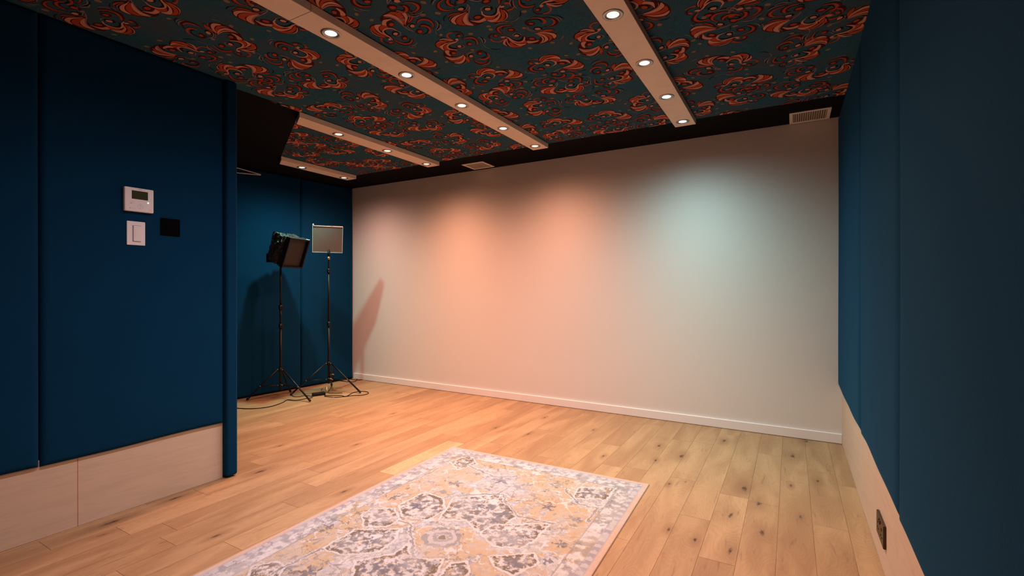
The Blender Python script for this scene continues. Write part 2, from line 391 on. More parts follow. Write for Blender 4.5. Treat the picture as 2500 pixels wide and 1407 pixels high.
# ------------------------------------------------------------------ patterned ceiling
def catmull(pts, closed, per=5):
    n = len(pts); out = []
    rng = range(n) if closed else range(n-1)
    for i in rng:
        if closed: p = [pts[(i+k-1) % n] for k in range(4)]
        else: p = [pts[max(0, i-1)], pts[i], pts[i+1], pts[min(n-1, i+2)]]
        for j in range(per):
            t = j/per; a, b_, c, d = p
            out.append(tuple(0.5*((2*b_[m])+(-a[m]+c[m])*t+(2*a[m]-5*b_[m]+4*c[m]-d[m])*t*t+(-a[m]+3*b_[m]-3*c[m]+d[m])*t**3) for m in range(2)))
    if not closed: out.append(tuple(pts[-1]))
    return out
# blobs ('b', colour, layer, points) / ribbons ('r', colour, layer, width, taper, points) / dots ('d', colour, layer, centre, rx, ry), in crop coordinates
TRACE_L = dict(o=(1050, 70), k=0.08, A=(300, 500), B=(850, 960), s=[
 ('b', 'D', 1, [(750,340),(500,290),(290,320),(165,420),(145,520),(250,595),(420,660),(600,690),(840,640),(640,560),(600,480),(700,400),(860,320)]),
 ('r', 'S', 3, 34, 'b', [(700,355),(560,325),(400,308),(270,345)]),
 ('r', 'S', 3, 18, 'b', [(740,370),(580,360),(400,372),(250,400),(175,470)]),
 ('b', 'O', 2, [(480,400),(330,392),(220,430),(180,490),(220,555),(290,585),(285,530),(345,460),(480,432)]),
 ('b', 'S', 2, [(640,395),(480,440),(350,495),(285,545),(340,610),(440,650),(400,590),(405,520),(480,470)]),
 ('b', 'O', 2, [(620,415),(500,475),(420,530),(430,600),(480,655),(600,645),(560,590),(505,545),(530,480)]),
 ('r', 'S', 4, 46, 'm', [(860,320),(780,390),(640,430),(545,490),(530,555),(620,615),(830,635)]),
 ('d', 'S', 5, (810,310), 50, 32),
 ('b', 'D', 1, [(450,650),(405,760),(440,860),(560,975),(720,1050),(900,1070),(1030,1060),(1100,1000),(1190,1050),(1230,960),(1160,870),(1060,780),(900,840),(750,850),(600,800),(560,700)]),
 ('b', 'S', 2, [(455,670),(590,665),(575,740),(640,830),(550,805),(475,735)]),
 ('r', 'S', 3, 20, 'b', [(450,840),(600,880),(760,885),(900,850),(1040,780)]),
 ('b', 'S', 2, [(470,860),(600,900),(760,910),(900,870),(1035,795),(930,900),(770,950),(620,945)]),
 ('b', 'O', 2, [(590,960),(760,970),(920,915),(1030,810),(1005,900),(940,965),(820,1010),(700,1000)]),
 ('b', 'S', 2, [(740,1030),(900,1005),(1005,930),(1040,820),(1075,860),(1060,960),(985,1040),(870,1062)]),
 ('r', 'G', 3, 15, 'b', [(1075,870),(1115,950),(1100,1020),(1040,1060)]),
 ('b', 'O', 2, [(1085,855),(1150,880),(1215,950),(1185,1035),(1135,985)]),
 ('r', 'G', 2, 12, 'b', [(700,1110),(800,1140),(900,1150)]),
 ('r', 'O', 2, 50, 'b', [(690,340),(560,275),(510,205),(560,135),(690,110)]),
 ('r', 'D', 1, 34, 'b', [(590,150),(700,95),(870,100),(990,170),(1000,250),(940,290)]),
 ('d', 'D', 1, (850,200), 85, 50), ('d', 'O', 3, (875,205), 48, 30),
 ('r', 'D', 1, 70, 'b', [(980,320),(1130,265),(1290,265),(1420,340),(1460,470)]),
 ('r', 'O', 2, 46, 'e', [(1010,305),(1130,270),(1280,268),(1400,335),(1455,465)]),
 ('r', 'N', 2, 24, 'b', [(1240,325),(1350,350),(1400,420),(1380,500)]),
 ('d', 'D', 1, (1190,460), 98, 62), ('d', 'O', 3, (1210,455), 62, 38),
 ('r', 'D', 1, 30, 'b', [(600,520),(640,440),(760,400)]), ('r', 'N', 2, 26, 'b', [(640,430),(590,500),(650,580),(840,610)]),
 ('r', 'G', 3, 18, 'b', [(800,510),(900,470),(1000,490),(1050,535),(1000,575),(900,580)]),
 ('d', 'N', 2, (890,530), 95, 58), ('d', 'S', 4, (895,525), 62, 36),
 ('d', 'D', 1, (690,730), 110, 70), ('d', 'O', 3, (720,735), 62, 38),
 ('r', 'G', 3, 20, 'b', [(1390,690),(1230,720),(1145,790),(1150,850),(1220,880)]),
 ('r', 'G', 3, 14, 'b', [(1350,680),(1200,700),(1110,760),(1080,820)]),
 ('d', 'N', 2, (1240,830), 90, 62), ('d', 'S', 4, (1255,825), 58, 40),
 ('r', 'D', 1, 34, 'b', [(1390,750),(1450,690),(1600,680),(1740,760),(1820,850)]),
 ('r', 'O', 3, 46, 'b', [(1740,740),(1800,800),(1760,880),(1620,925),(1480,895)]),
 ('r', 'N', 2, 24, 'b', [(1640,700),(1720,780),(1680,860),(1560,880)]),
 ('d', 'D', 1, (1500,745), 80, 58), ('d', 'O', 3, (1520,745), 48, 32),
 ('r', 'D', 1, 60, 'b', [(1330,900),(1380,1010),(1560,1060),(1740,1020),(1800,900)]),
 ('r', 'O', 2, 26, 'b', [(1340,940),(1440,1015),(1600,1040),(1740,1000)]),
 ('r', 'G', 2, 18, 'b', [(1860,980),(1760,1060),(1590,1100)]),
 ('r', 'G', 2, 12, 'b', [(1850,1050),(1760,1100),(1620,1130)]),
 ('r', 'N', 1, 16, 'b', [(1900,960),(1850,1080),(1700,1150)]),
 ('r', 'G', 2, 26, 'b', [(1460,230),(1560,310),(1600,430)]),
 ('r', 'G', 2, 38, 'b', [(1620,280),(1680,360),(1640,450)]),
 ('r', 'N', 1, 30, 'b', [(1530,240),(1620,320),(1640,440)]),
 ('r', 'G', 2, 14, 'b', [(1600,450),(1700,545),(1860,605)]),
 ('r', 'N', 1, 16, 'b', [(1800,590),(1980,625),(2150,620)]),
 ('d', 'Y', 1, (1230,150), 80, 36), ('d', 'Y', 1, (1290,645), 60, 30), ('d', 'Y', 1, (160,690), 55, 36), ('d', 'Y', 1, (510,1010), 55, 32),
])
TRACE_R = dict(o=(890, 15), k=0.08, A=(350, 720), B=(900, 250), s=[
 ('b', 'D', 1, [(475,460),(480,350),(590,240),(750,155),(1000,110),(1250,150),(1400,250),(1500,330),(1480,430),(1370,520),(1290,600),(1210,620),(1120,540),(1000,470),(850,415),(700,430),(600,450)]),
 ('b', 'S', 2, [(560,290),(700,235),(860,260),(1010,330),(1120,440),(1190,565),(1080,480),(950,390),(800,325),(650,310)]),
 ('b', 'O', 2, [(715,210),(860,160),(960,165),(1100,225),(1195,330),(1218,450),(1215,565),(1150,480),(1060,360),(930,260),(800,235)]),
 ('b', 'S', 2, [(960,138),(1100,138),(1240,190),(1310,290),(1310,380),(1270,470),(1240,575),(1232,460),(1228,340),(1130,215)]),
 ('r', 'G', 3, 22, 'b', [(1280,180),(1370,280),(1365,380),(1300,480)]),
 ('b', 'O', 3, [(1445,275),(1485,350),(1440,430),(1360,490),(1320,495),(1395,410),(1430,340)]),
 ('r', 'N', 1, 28, 'b', [(1340,95),(1480,180),(1540,310)]),
 ('r', 'G', 3, 24, 'b', [(560,345),(750,330),(920,390),(1070,490),(1220,620),(1350,710),(1490,765)]),
 ('b', 'S', 2, [(530,520),(560,425),(690,395),(840,388),(710,440),(655,500),(665,600),(540,565)]),
 ('b', 'D', 1, [(510,550),(350,545),(190,580),(140,650),(175,750),(270,840),(420,920),(600,960),(740,950),(690,870),(610,780),(560,700),(700,655),(860,665),(720,590)]),
 ('b', 'O', 2, [(180,640),(290,580),(300,680),(370,770),(500,845),(620,895),(710,938),(560,920),(400,860),(250,765)]),
 ('b', 'S', 2, [(300,580),(400,552),(510,560),(435,620),(430,700),(500,790),(650,885),(500,830),(385,745),(312,660)]),
 ('b', 'O', 2, [(445,640),(540,572),(680,600),(700,645),(585,672),(540,740),(485,720)]),
 ('r', 'S', 4, 46, 'm', [(980,735),(850,672),(700,662),(590,705),(560,775),(640,860),(760,930),(850,1020)]),
 ('r', 'S', 3, 18, 'b', [(160,660),(240,800),(400,890),(620,945)]),
 ('d', 'S', 4, (760,1000), 44, 34),
 ('r', 'N', 2, 24, 'b', [(640,700),(620,770),(700,860),(830,920)]),
 ('r', 'G', 3, 20, 'b', [(950,720),(1060,765),(1105,830),(1060,890),(950,890)]),
 ('d', 'N', 2, (930,835), 110, 70), ('d', 'S', 4, (940,830), 74, 42),
 ('d', 'D', 1, (790,545), 130, 95), ('d', 'O', 3, (820,548), 78, 52),
 ('r', 'G', 3, 20, 'b', [(1490,760),(1370,670),(1325,590),(1400,530)]),
 ('r', 'G', 3, 12, 'b', [(1450,760),(1320,680),(1260,600),(1280,540)]),
 ('d', 'N', 2, (1440,595), 100, 70), ('d', 'S', 4, (1460,592), 70, 48),
 ('r', 'D', 1, 90, 'b', [(1580,560),(1650,430),(1820,385),(2000,440),(2100,560),(2080,700)]),
 ('r', 'O', 2, 48, 'b', [(1600,530),(1660,435),(1810,400),(1980,440),(2085,545),(2085,660)]),
 ('r', 'D', 1, 96, 'b', [(1650,650),(1740,590),(1880,600),(2000,680),(1980,830)]),
 ('r', 'O', 3, 62, 'e', [(1700,595),(1820,590),(1960,645),(2010,730),(1960,815)]),
 ('r', 'N', 2, 24, 'b', [(1860,645),(1940,720),(1880,830),(1760,850)]),
 ('d', 'D', 2, (1670,770), 115, 75), ('d', 'O', 3, (1690,768), 72, 48),
 ('r', 'D', 1, 70, 'b', [(870,1020),(1060,1130),(1250,1170),(1420,1130),(1490,1020)]),
 ('r', 'O', 2, 46, 'e', [(900,1025),(1070,1110),(1240,1150),(1390,1120),(1455,1020)]),
 ('r', 'N', 3, 18, 'b', [(1150,1110),(1310,1105),(1400,1030),(1340,960)]),
 ('d', 'D', 1, (1210,965), 105, 72), ('d', 'O', 3, (1225,972), 62, 42),
 ('b', 'O', 2, [(465,960),(560,970),(520,1040),(570,1100),(500,1070)]),
 ('r', 'D', 1, 30, 'b', [(560,970),(600,1080),(760,1140),(900,1130)]), ('d', 'O', 2, (800,1100), 66, 28),
 ('r', 'G', 2, 30, 'b', [(2150,430),(2240,550),(2170,720)]),
 ('r', 'G', 2, 42, 'b', [(2290,550),(2320,650),(2190,750)]),
 ('r', 'N', 1, 34, 'b', [(2220,440),(2290,560),(2210,720)]),
 ('r', 'G', 2, 14, 'b', [(2160,730),(2180,830),(2300,940)]),
 ('r', 'N', 1, 16, 'b', [(2160,820),(2260,930),(2460,975)]),
 ('d', 'G', 2, (2325,875), 50, 44),
 ('r', 'G', 2, 26, 'b', [(1595,1100),(1540,1170),(1440,1210)]),
 ('r', 'G', 2, 14, 'b', [(1580,1210),(1470,1258),(1360,1245)]),
 ('d', 'Y', 1, (1780,262), 92, 44), ('d', 'Y', 1, (215,420), 64, 38),
])
def motif_shapes(T):
    """crop coordinates -> metres in a frame whose origin is midway between the fans and whose x axis runs from fan A to fan B"""
    P = lambda p: at(T['o'][0]+p[0]*T['k'], T['o'][1]+p[1]*T['k'], CEIL)
    a, b_ = P(T['A']), P(T['B']); m = (a+b_)/2; ang = atan2(b_.y-a.y, b_.x-a.x); ca, sa = cos(-ang), sin(-ang)
    def loc(p):
        q = P(p)-m; return (q.x*ca-q.y*sa, q.x*sa+q.y*ca)
    out = []
    for s_ in T['s']:
        if s_[0] == 'b': out.append((s_[1], s_[2], [[loc(p) for p in catmull(s_[3], True, 3)]]))
        elif s_[0] == 'd':
            (cx, cy), rx, ry = s_[3:]
            out.append((s_[1], s_[2], [[loc((cx+rx*cos(t*2*pi/12), cy+ry*sin(t*2*pi/12))) for t in range(12)]]))
        else:
            wd, tp, pts = s_[3:]; c = catmull(pts, False, 4); n = len(c); L, R = [], []
            for i, p in enumerate(c):
                q0, q1 = c[max(0, i-1)], c[min(n-1, i+1)]; dx, dy = q1[0]-q0[0], q1[1]-q0[1]; h = hypot(dx, dy) or 1
                t = i/(n-1)
                ww = wd/2*{'b': 0.25+0.75*sin(pi*t)**0.7, 'm': 0.35+0.65*sin(pi*t), 'e': 0.35+0.65*math.sqrt(t)*(1 if t < 0.95 else 0.4)}[tp]
                L.append(loc((p[0]-dy/h*ww, p[1]+dx/h*ww))); R.append(loc((p[0]+dy/h*ww, p[1]-dx/h*ww)))
            quads = [[L[i], L[i+1], R[i+1], R[i]] for i in range(n-1)]
            out.append((s_[1], s_[2], quads))
    return out
MOT = {'L': motif_shapes(TRACE_L), 'R': motif_shapes(TRACE_R)}
FMAT = {'O': 1, 'S': 2, 'D': 3, 'N': 4, 'G': 5, 'Y': 6}
STRIPS = {  # x range, motifs (x, y, type, angle), each repeating every 0.9 m
 'mid': ((-1.735, -0.73), [(-1.589,1.600,'R',-18),(-1.205,1.805,'R',-162),(-1.511,1.973,'L',96),(-1.088,2.080,'L',0),(-1.705,1.925,'R',62),(-1.398,2.286,'R',42),(-1.037,2.345,'R',57),(-1.70,2.342,'L',-84),(-0.880,2.240,'L',92),(-0.798,1.749,'L',-82)]),
 'left': ((-2.88, -1.885), [(-2.206,1.671,'R',159),(-2.070,1.832,'L',102),(-2.395,1.937,'R',-155),(-2.747,1.883,'R',-131),(-2.690,2.127,'L',178),(-2.296,2.235,'L',-80),(-2.069,2.241,'R',-112),(-2.90,1.99,'R',70),(-2.591,2.427,'R',33),(-1.93,2.03,'L',80)]),
 'right': ((-0.583, 0.31), [(-0.350,2.475,'R',-115),(-0.306,2.740,'L',-173),(-0.210,3.066,'R',20),(0.110,2.855,'L',-85),(-0.480,2.540,'L',-85),(0.004,2.575,'R',-157),(0.158,3.236,'R',170),(0.275,2.66,'L',-90),(-0.52,2.95,'R',60)]),
 'far': ((-4.02, -3.03), [(-3.470,2.628,'R',42),(-3.443,2.960,'L',4),(-3.214,3.110,'L',88),(-3.726,3.173,'R',45),(-3.371,3.283,'R',30),(-3.12,2.76,'L',-80),(-3.80,2.86,'R',-160),(-3.95,3.05,'L',100),(-3.60,3.42,'R',-150),(-3.08,3.40,'R',-110)]),
}
FAB = [(RIGHT-0.005, FRONT), (RIGHT-0.005, STRIP), (-4.09, STRIP), (-4.09, 2.79), (-2.90, 2.12), (-2.86, FRONT)]
def clip(poly, a, b_):
    """keep the side left of a->b"""
    out = []; n = len(poly)
    sd = lambda p: (b_[0]-a[0])*(p[1]-a[1])-(b_[1]-a[1])*(p[0]-a[0])
    for i in range(n):
        p, q = poly[i], poly[(i+1) % n]; sp, sq = sd(p), sd(q)
        if sp >= 0: out.append(p)
        if (sp > 0 and sq < 0) or (sp < 0 and sq > 0):
            t = sp/(sp-sq); out.append((p[0]+(q[0]-p[0])*t, p[1]+(q[1]-p[1])*t))
    return out
def build_ceiling():
    bm = bmesh.new()
    n = len(FAB); lo = [bm.verts.new((x, y, CEIL)) for x, y in FAB]; hi = [bm.verts.new((x, y, CEIL+0.05)) for x, y in FAB]
    bm.faces.new(lo); bm.faces.new(hi[::-1])
    for k in range(n): bm.faces.new((lo[k], hi[k], hi[(k+1) % n], lo[(k+1) % n]))
    for key, ((xa, xb), ms) in STRIPS.items():
        cuts = [((xa-0.03, 9), (xa-0.03, -9)), ((xb+0.03, -9), (xb+0.03, 9)), ((9, STRIP-0.002), (-9, STRIP-0.002))]
        if key == 'right': cuts[1] = ((RIGHT-0.008, -9), (RIGHT-0.008, 9))
        if key == 'left': cuts[0] = ((-2.90, 2.12), (-2.861, FRONT))
        if key == 'far': cuts.append(((-4.09, 2.79), (-2.90, 2.12)))
        for (mx, my, ty, ang) in ms:
            for rep in range(-4, 4):
                cy = my+0.9*rep
                if cy < 0.0 or cy > STRIP+0.2: continue
                ca, sa = cos(radians(ang)), sin(radians(ang))
                for si, (c, layer, polys) in enumerate(MOT[ty]):
                    z = CEIL-0.0006*layer-0.000006*si
                    for pl in polys:
                        q = [(mx+x*ca-y*sa, cy+x*sa+y*ca) for x, y in pl]
                        x0 = min(p[0] for p in q); x1 = max(p[0] for p in q); y1 = max(p[1] for p in q)
                        if x1 < xa-0.03 or x0 > xb+0.03: continue
                        if x0 < xa+0.04 or x1 > xb-0.02 or y1 > STRIP-0.01 or key == 'far':
                            ok = q
                            for a, b_ in cuts:
                                ok = clip(ok, a, b_)
                                if len(ok) < 3: break
                            q = ok
                        if len(q) < 3: continue
                        # drop degenerate
                        try: f = bm.faces.new([bm.verts.new((x, y, z)) for x, y in q]); f.material_index = FMAT[c]
                        except ValueError: pass
    b = MB(); b.bm.free(); b.bm = bm
    o = b.build('ceiling', [F_TEAL, F_OR, F_SA, F_DK, F_BK, F_GY, F_YE], fixn=False)
    struct(o, 'ceiling covered in teal fabric with orange swirl pattern', 'ceiling')
build_ceiling()
# black border round the fabric
b = MB()
b.prism([(RIGHT+0.004, STRIP), (RIGHT+0.004, BACK), (-4.75, BACK), (-4.75, STRIP)], CEIL, CEIL+0.05)
b.prism([(-4.09, STRIP), (-4.9, STRIP), (-4.9, 1.57), (-2.90, 1.57), (-2.88, 2.12), (-2.90, 2.12), (-4.09, 2.79)], CEIL, CEIL+0.05)
struct(b.build('trim_1', BLACKP), 'matt black ceiling border between the patterned fabric and the walls', 'ceiling border')

# ------------------------------------------------------------------ beams with downlights
BX = {'a': -0.655, 'b': -1.815, 'c': -2.960, 'd': -4.080}
HW = 0.071
def dy(x): return 2.12+(-2.90-x)/(1.19)*0.67
BL = {'a': 'pale wooden ceiling beam nearest the right wall, holding downlights', 'b': 'long pale wooden ceiling beam crossing the middle of the room',
      'c': 'short pale ceiling beam starting at the black recess ceiling, with three downlights', 'd': 'shortest pale ceiling beam at the far left of the fabric, with two downlights'}
for k, x in BX.items():
    b = MB()
    if k in 'ab':
        cut = {'a': 0.4, 'b': 1.33}[k]
        for y0, y1 in ((FRONT, cut-0.0012), (cut+0.0012, STRIP-0.012)): b.box(x-HW, x+HW, y0, y1, BEAM_Z, CEIL-0.0045, 0.0012, 1)
    else:
        b.prism([(x-HW, dy(x-HW)), (x+HW, dy(x+HW)), (x+HW, STRIP-0.012), (x-HW, STRIP-0.012)], BEAM_Z, CEIL-0.0045)
    tag(b.build('ceiling_beam', BEAMM), BL[k], 'ceiling beam', 'pale beams on the patterned ceiling')

def lamp_obj(parent, col, watt, z):
    ld = bpy.data.lights.new('downlight_lamp', 'SPOT'); ld.color = col; ld.energy = watt
    ld.spot_size = LAMP_ANGLE; ld.spot_blend = LAMP_BLEND; ld.shadow_soft_size = 0.022
    ld.use_nodes = True; nt = ld.node_tree; em = nt.nodes['Emission']          # the reflector throws a beam that fades as cos^n off its axis
    tc = nt.nodes.new('ShaderNodeTexCoord'); sp = nt.nodes.new('ShaderNodeSeparateXYZ'); nt.links.new(tc.outputs['Normal'], sp.inputs[0])
    ab = nt.nodes.new('ShaderNodeMath'); ab.operation = 'ABSOLUTE'; nt.links.new(sp.outputs['Z'], ab.inputs[0])
    pw_ = nt.nodes.new('ShaderNodeMath'); pw_.operation = 'POWER'; nt.links.new(ab.outputs[0], pw_.inputs[0]); pw_.inputs[1].default_value = LAMP_POW
    co_ = nt.nodes.new('ShaderNodeMath'); co_.operation = 'POWER'; nt.links.new(ab.outputs[0], co_.inputs[0]); co_.inputs[1].default_value = 11.0
    ad = nt.nodes.new('ShaderNodeMath'); ad.operation = 'MULTIPLY_ADD'; nt.links.new(co_.outputs[0], ad.inputs[0]); ad.inputs[1].default_value = 0.55; nt.links.new(pw_.outputs[0], ad.inputs[2])
    nt.links.new(ad.outputs[0], em.inputs['Strength'])
    o = bpy.data.objects.new('lamp', ld); COL.objects.link(o); o.parent = parent; o.location = (0, 0, z)
LIGHTS = [  # beam, y, colour, power factor, label
 ('a', 3.515, ICE, 0.95, 'cool white downlight at the wall end of the beam nearest the right wall'),
 ('a', 3.010, AQUA, 0.9, 'aqua downlight, second from the white wall on the beam nearest the right wall'),
 ('a', 2.500, PINK, 0.85, 'pinkish downlight, third from the white wall on the beam nearest the right wall'),
 ('a', 1.990, WARM, 0.85, 'orange-white downlight nearest the viewer on the beam nearest the right wall'),
 ('b', 3.515, WARM, 1.3, 'warm downlight at the wall end of the long middle beam'),
 ('b', 3.010, LILAC, 0.65, 'cool lilac-white downlight, second from the white wall on the long middle beam'),
 ('b', 2.500, WARM, 1.0, 'warm orange downlight at the centre of the long middle beam'),
 ('b', 1.990, SKYC, 0.8, 'bluish white downlight, fourth from the white wall on the long middle beam'),
 ('b', 1.490, SKYC, 0.7, 'bluish white downlight nearest the viewer, topmost on the long middle beam'),
 ('c', 3.515, WARM, 1.35, 'warm downlight at the wall end of the short three-light beam'),
 ('c', 3.010, WARM, 1.35, 'warm middle downlight of the short three-light beam'),
 ('c', 2.500, WARM, 1.3, 'warm downlight of the short three-light beam nearest the black recess ceiling'),
 ('d', 3.515, PINK, 1.05, 'warm downlight at the wall end of the shortest beam'),
 ('d', 3.010, AQUA, 1.3, 'aqua downlight above the softbox on the shortest beam'),
 ('a', 1.490, WARM, 0.75, 'warm downlight on the right beam, just out of the frame above the viewer'),
 ('a', 0.990, WARM, 0.6, 'warm downlight on the right beam, out of the frame behind the viewer'),
 ('b', 0.990, PINK, 0.6, 'warm downlight on the middle beam, just out of the frame above the viewer'),
 ('b', 0.490, LILAC, 0.45, 'cool downlight on the middle beam, out of the frame behind the viewer'),
]
_em = {}; _mesh = {}
for bk, y, col, pw, lab in LIGHTS:
    t = empty('recessed_downlight', (BX[bk], y, BEAM_Z), 0, lab, 'downlight', 'round downlights set into the ceiling beams')
    if not _mesh:
        b = MB(); b.lathe([(0.0445, -0.0005), (0.0440, -0.0030), (0.0360, -0.0045), (0.0335, -0.0030), (0.0300, 0.0008)], n=40)
        _mesh['ring'] = b.build('trim_ring', SILVER, t)
        ring = _mesh['ring']
        b = MB(); b.lathe([(0.0300, 0.0008), (0.0270, -0.0012), (0.0262, -0.0008)], n=40); baffle = b.build('baffle', flat('grey_baffle', (0.16, 0.15, 0.15, 1), 0.5), t); _mesh['baffle'] = baffle
        b = MB(); b.lathe([(0.0265, -0.0006), (0.020, -0.0026), (0.010, -0.0034), (0.001, -0.0036)], n=32, cap1=True); lens = b.build('lens', WHITE, t); _mesh['lens'] = lens
    else:
        for nm in ('ring', 'baffle', 'lens'):
            o = _mesh[nm].copy(); COL.objects.link(o); o.parent = t
            if nm == 'lens': lens = o
    if col not in _em: _em[col] = emit('lit_lens', tuple(0.30+0.70*c for c in col), 1.7)
    if lens.data.users > 1: lens.data = lens.data.copy()
    lens.data.materials.clear(); lens.data.materials.append(_em[col])
    lamp_obj(t, col, LAMP_W*pw, -0.028)

# ------------------------------------------------------------------ air vents
def vent(cx, cy, wx, wy, slats_along_x, lab):
    t = empty('air_vent', (cx, cy, CEIL), 0, lab, 'air vent', 'white air vents in the black ceiling border')
    b = MB(); fw = 0.022; h = 0.006
    b.box(-wx/2, wx/2, -wy/2, -wy/2+fw, -h, 0, 0.0015, 1); b.box(-wx/2, wx/2, wy/2-fw, wy/2, -h, 0, 0.0015, 1)
    b.box(-wx/2, -wx/2+fw, -wy/2+fw, wy/2-fw, -h, 0, 0.0015, 1); b.box(wx/2-fw, wx/2, -wy/2+fw, wy/2-fw, -h, 0, 0.0015, 1)
    b.build('frame', VENTW, t)
    b = MB(); b.box(-wx/2+fw, wx/2-fw, -wy/2+fw, wy/2-fw, -0.0015, 0.0, mi=1)
    n = 15
    for i in range(n):
        if slats_along_x: y = -wy/2+fw+(wy-2*fw)*(i+0.5)/n; b.box(-wx/2+fw, wx/2-fw, y-0.0022, y+0.0022, -0.0045, -0.001)
        else: x = -wx/2+fw+(wx-2*fw)*(i+0.5)/n; b.box(x-0.0026, x+0.0026, -wy/2+fw, wy/2-fw, -0.0045, -0.001)
    b.build('grille', [flat('vent_slats', (0.52, 0.45, 0.37, 1), 0.6), flat('vent_shadow', (0.14, 0.11, 0.085, 1), 0.8)], t)
    for sx in (-1, 1):
        for sy in (-1, 1):
            b = MB(); b.lathe([(0.0025, -h), (0.002, -h-0.001), (0.0003, -h-0.0012)], (sx*(wx/2-0.010), sy*(wy/2-0.012), 0), 10, cap1=True); b.build('screw', GPLAST, t)
vent(0.113, 3.955, 0.245, 0.245, False, 'white air vent in the black ceiling border by the right wall')
vent(-2.656, 3.930, 0.245, 0.220, False, 'white air vent in the black ceiling border between the middle beams')

# ------------------------------------------------------------------ thermostat, switches, socket
XP = LEFT+0.0180
def plate(name, y0, y1, z0, z1, d0, d1, m, parent, bev=0.003, origin=None):
    oy, oz = origin
    b = MB(); b.box(d0, d1, y0-oy, y1-oy, z0-oz, z1-oz, bev, 3); return b.build(name, m, parent)
t = empty('thermostat', (XP, 1.150, 1.480), 0, 'white wall thermostat with green display and green light, above the white dimmer', 'thermostat')
O = (1.150, 1.480)
ty0, ty1, tz0, tz1 = 1.088, 1.212, 1.478, 1.596
def on(y, z, dy_, dz_, d, m, nm='print', par=None, top=None):
    b = MB(); b.box(d, d+0.0006, y-dy_/2-O[0], y+dy_/2-O[0], z-dz_/2-O[1], z+dz_/2-O[1]); return b.build(nm, m, par or t)
hy = lambda u: ty0+(ty1-ty0)*u; hz = lambda v: tz1-(tz1-tz0)*v
b = MB(); b.box(0.018, 0.0196, hy(0.235)-O[0], hy(0.795)-O[0], hz(0.48)-O[1], hz(0.125)-O[1], 0.0006, 1); b.build('display', LCD, t)
b = MB(); b.box(0.0, 0.019, ty0-O[0], ty1-O[0], tz0-O[1], tz1-O[1], 0.004, 3)
def ring(cx, cz, r0, r1, mi=0, n=20):
    for i in range(n):
        a0, a1 = 2*pi*i/n, 2*pi*(i+1)/n
        b.poly([(0.0193, cx+r0*cos(a0), cz+r0*sin(a0)), (0.0193, cx+r1*cos(a0), cz+r1*sin(a0)), (0.0193, cx+r1*cos(a1), cz+r1*sin(a1)), (0.0193, cx+r0*cos(a1), cz+r0*sin(a1))], mi=1)
ring(hy(0.53)-O[0], hz(0.78)-O[1], 0.0115, 0.0122)
ring(hy(0.53)-O[0], hz(0.78)-O[1], 0.0030, 0.0036)
for sz in (1, -1):
    c_ = (hy(0.53)-O[0], hz(0.78)-O[1]+sz*0.0085)
    b.poly([(0.0193, c_[0]-0.0022, c_[1]-sz*0.0014), (0.0193, c_[0]+0.0022, c_[1]-sz*0.0014), (0.0193, c_[0], c_[1]+sz*0.0016)], mi=1)
def bar(y, z, dy_, dz_): b.box(0.0192, 0.0194, hy(y)-dy_/2-O[0], hy(y)+dy_/2-O[0], hz(z)-dz_/2-O[1], hz(z)+dz_/2-O[1], mi=1)
for q in range(7): bar(0.475+0.018*q, 0.055, 0.0016, 0.0030)       # maker's name, too small to read in the photo
for q in range(6): bar(0.165+0.03*q, 0.635, 0.0022, 0.0010)
for q in range(3): bar(0.20+0.02*q, 0.675, 0.0016, 0.0034)
for q in range(6): bar(0.22+0.03*q, 0.875, 0.0022, 0.0010)
bar(0.175, 0.875, 0.004, 0.004)
for q in range(4): bar(0.82+0.03*q, 0.88, 0.0022, 0.0012)
b.build('housing', [WPLAST, GPLAST], t)
b = MB(); b.box(0.0185, 0.0200, hy(0.80)-0.0032-O[0], hy(0.80)+0.0032-O[0], hz(0.585)-0.0026-O[1], hz(0.585)+0.0026-O[1], 0.0008, 1)
b.build('indicator_light', emit('green_led', (0.35, 1.0, 0.55), 2.2), t)
t = empty('dimmer_switch', (XP, 1.140, 1.312), 0, 'white dimmer switch plate with a tall rounded paddle, below the thermostat', 'light switch'); O = (1.140, 1.312)
sy0, sy1, sz0, sz1 = 1.102, 1.180, 1.312, 1.430
plate('wall_plate', sy0, sy1, sz0, sz1, 0, 0.006, WPLAST, t, 0.002, O)
b = MB(); b.box(0.0055, 0.0066, 1.1250-O[0], 1.1610-O[0], 1.328-O[1], 1.410-O[1], 0.0005, 1); b.build('paddle_surround', flat('grey_recess', (0.30, 0.27, 0.27, 1), 0.6), t)
b = MB(); b.box(0.0050, 0.0100, 1.1280-O[0], 1.1600-O[0], 1.331-O[1], 1.408-O[1], 0.003, 3); b.build('paddle', WPLAST, t)
b = MB()
for i in range(7): b.box(0.0098, 0.0104, 1.136-O[0], 1.1375-O[0], 1.345+0.007*i-O[1], 1.347+0.007*i-O[1])
b.build('level_marks', GPLAST, t)
b = MB(); b.box(0, 0.007, -0.046, 0.046, 0, 0.090, 0.004, 3)
tp = b.build('wall_plate', flat('dead_black', (0.0008, 0.0008, 0.0008, 1), 0.9, 0, 0.05)); t = empty('black_switch', (XP, 1.295, 1.373), 0, 'square black wall plate to the right of the white dimmer', 'switch plate'); tp.parent = t
b = MB(); b.box(0.0065, 0.0085, -0.022, 0.022, 0.018, 0.072, 0.002, 2); b.build('rocker', flat('satin_black', (0.001, 0.001, 0.001, 1), 0.9, 0, 0.05), t)

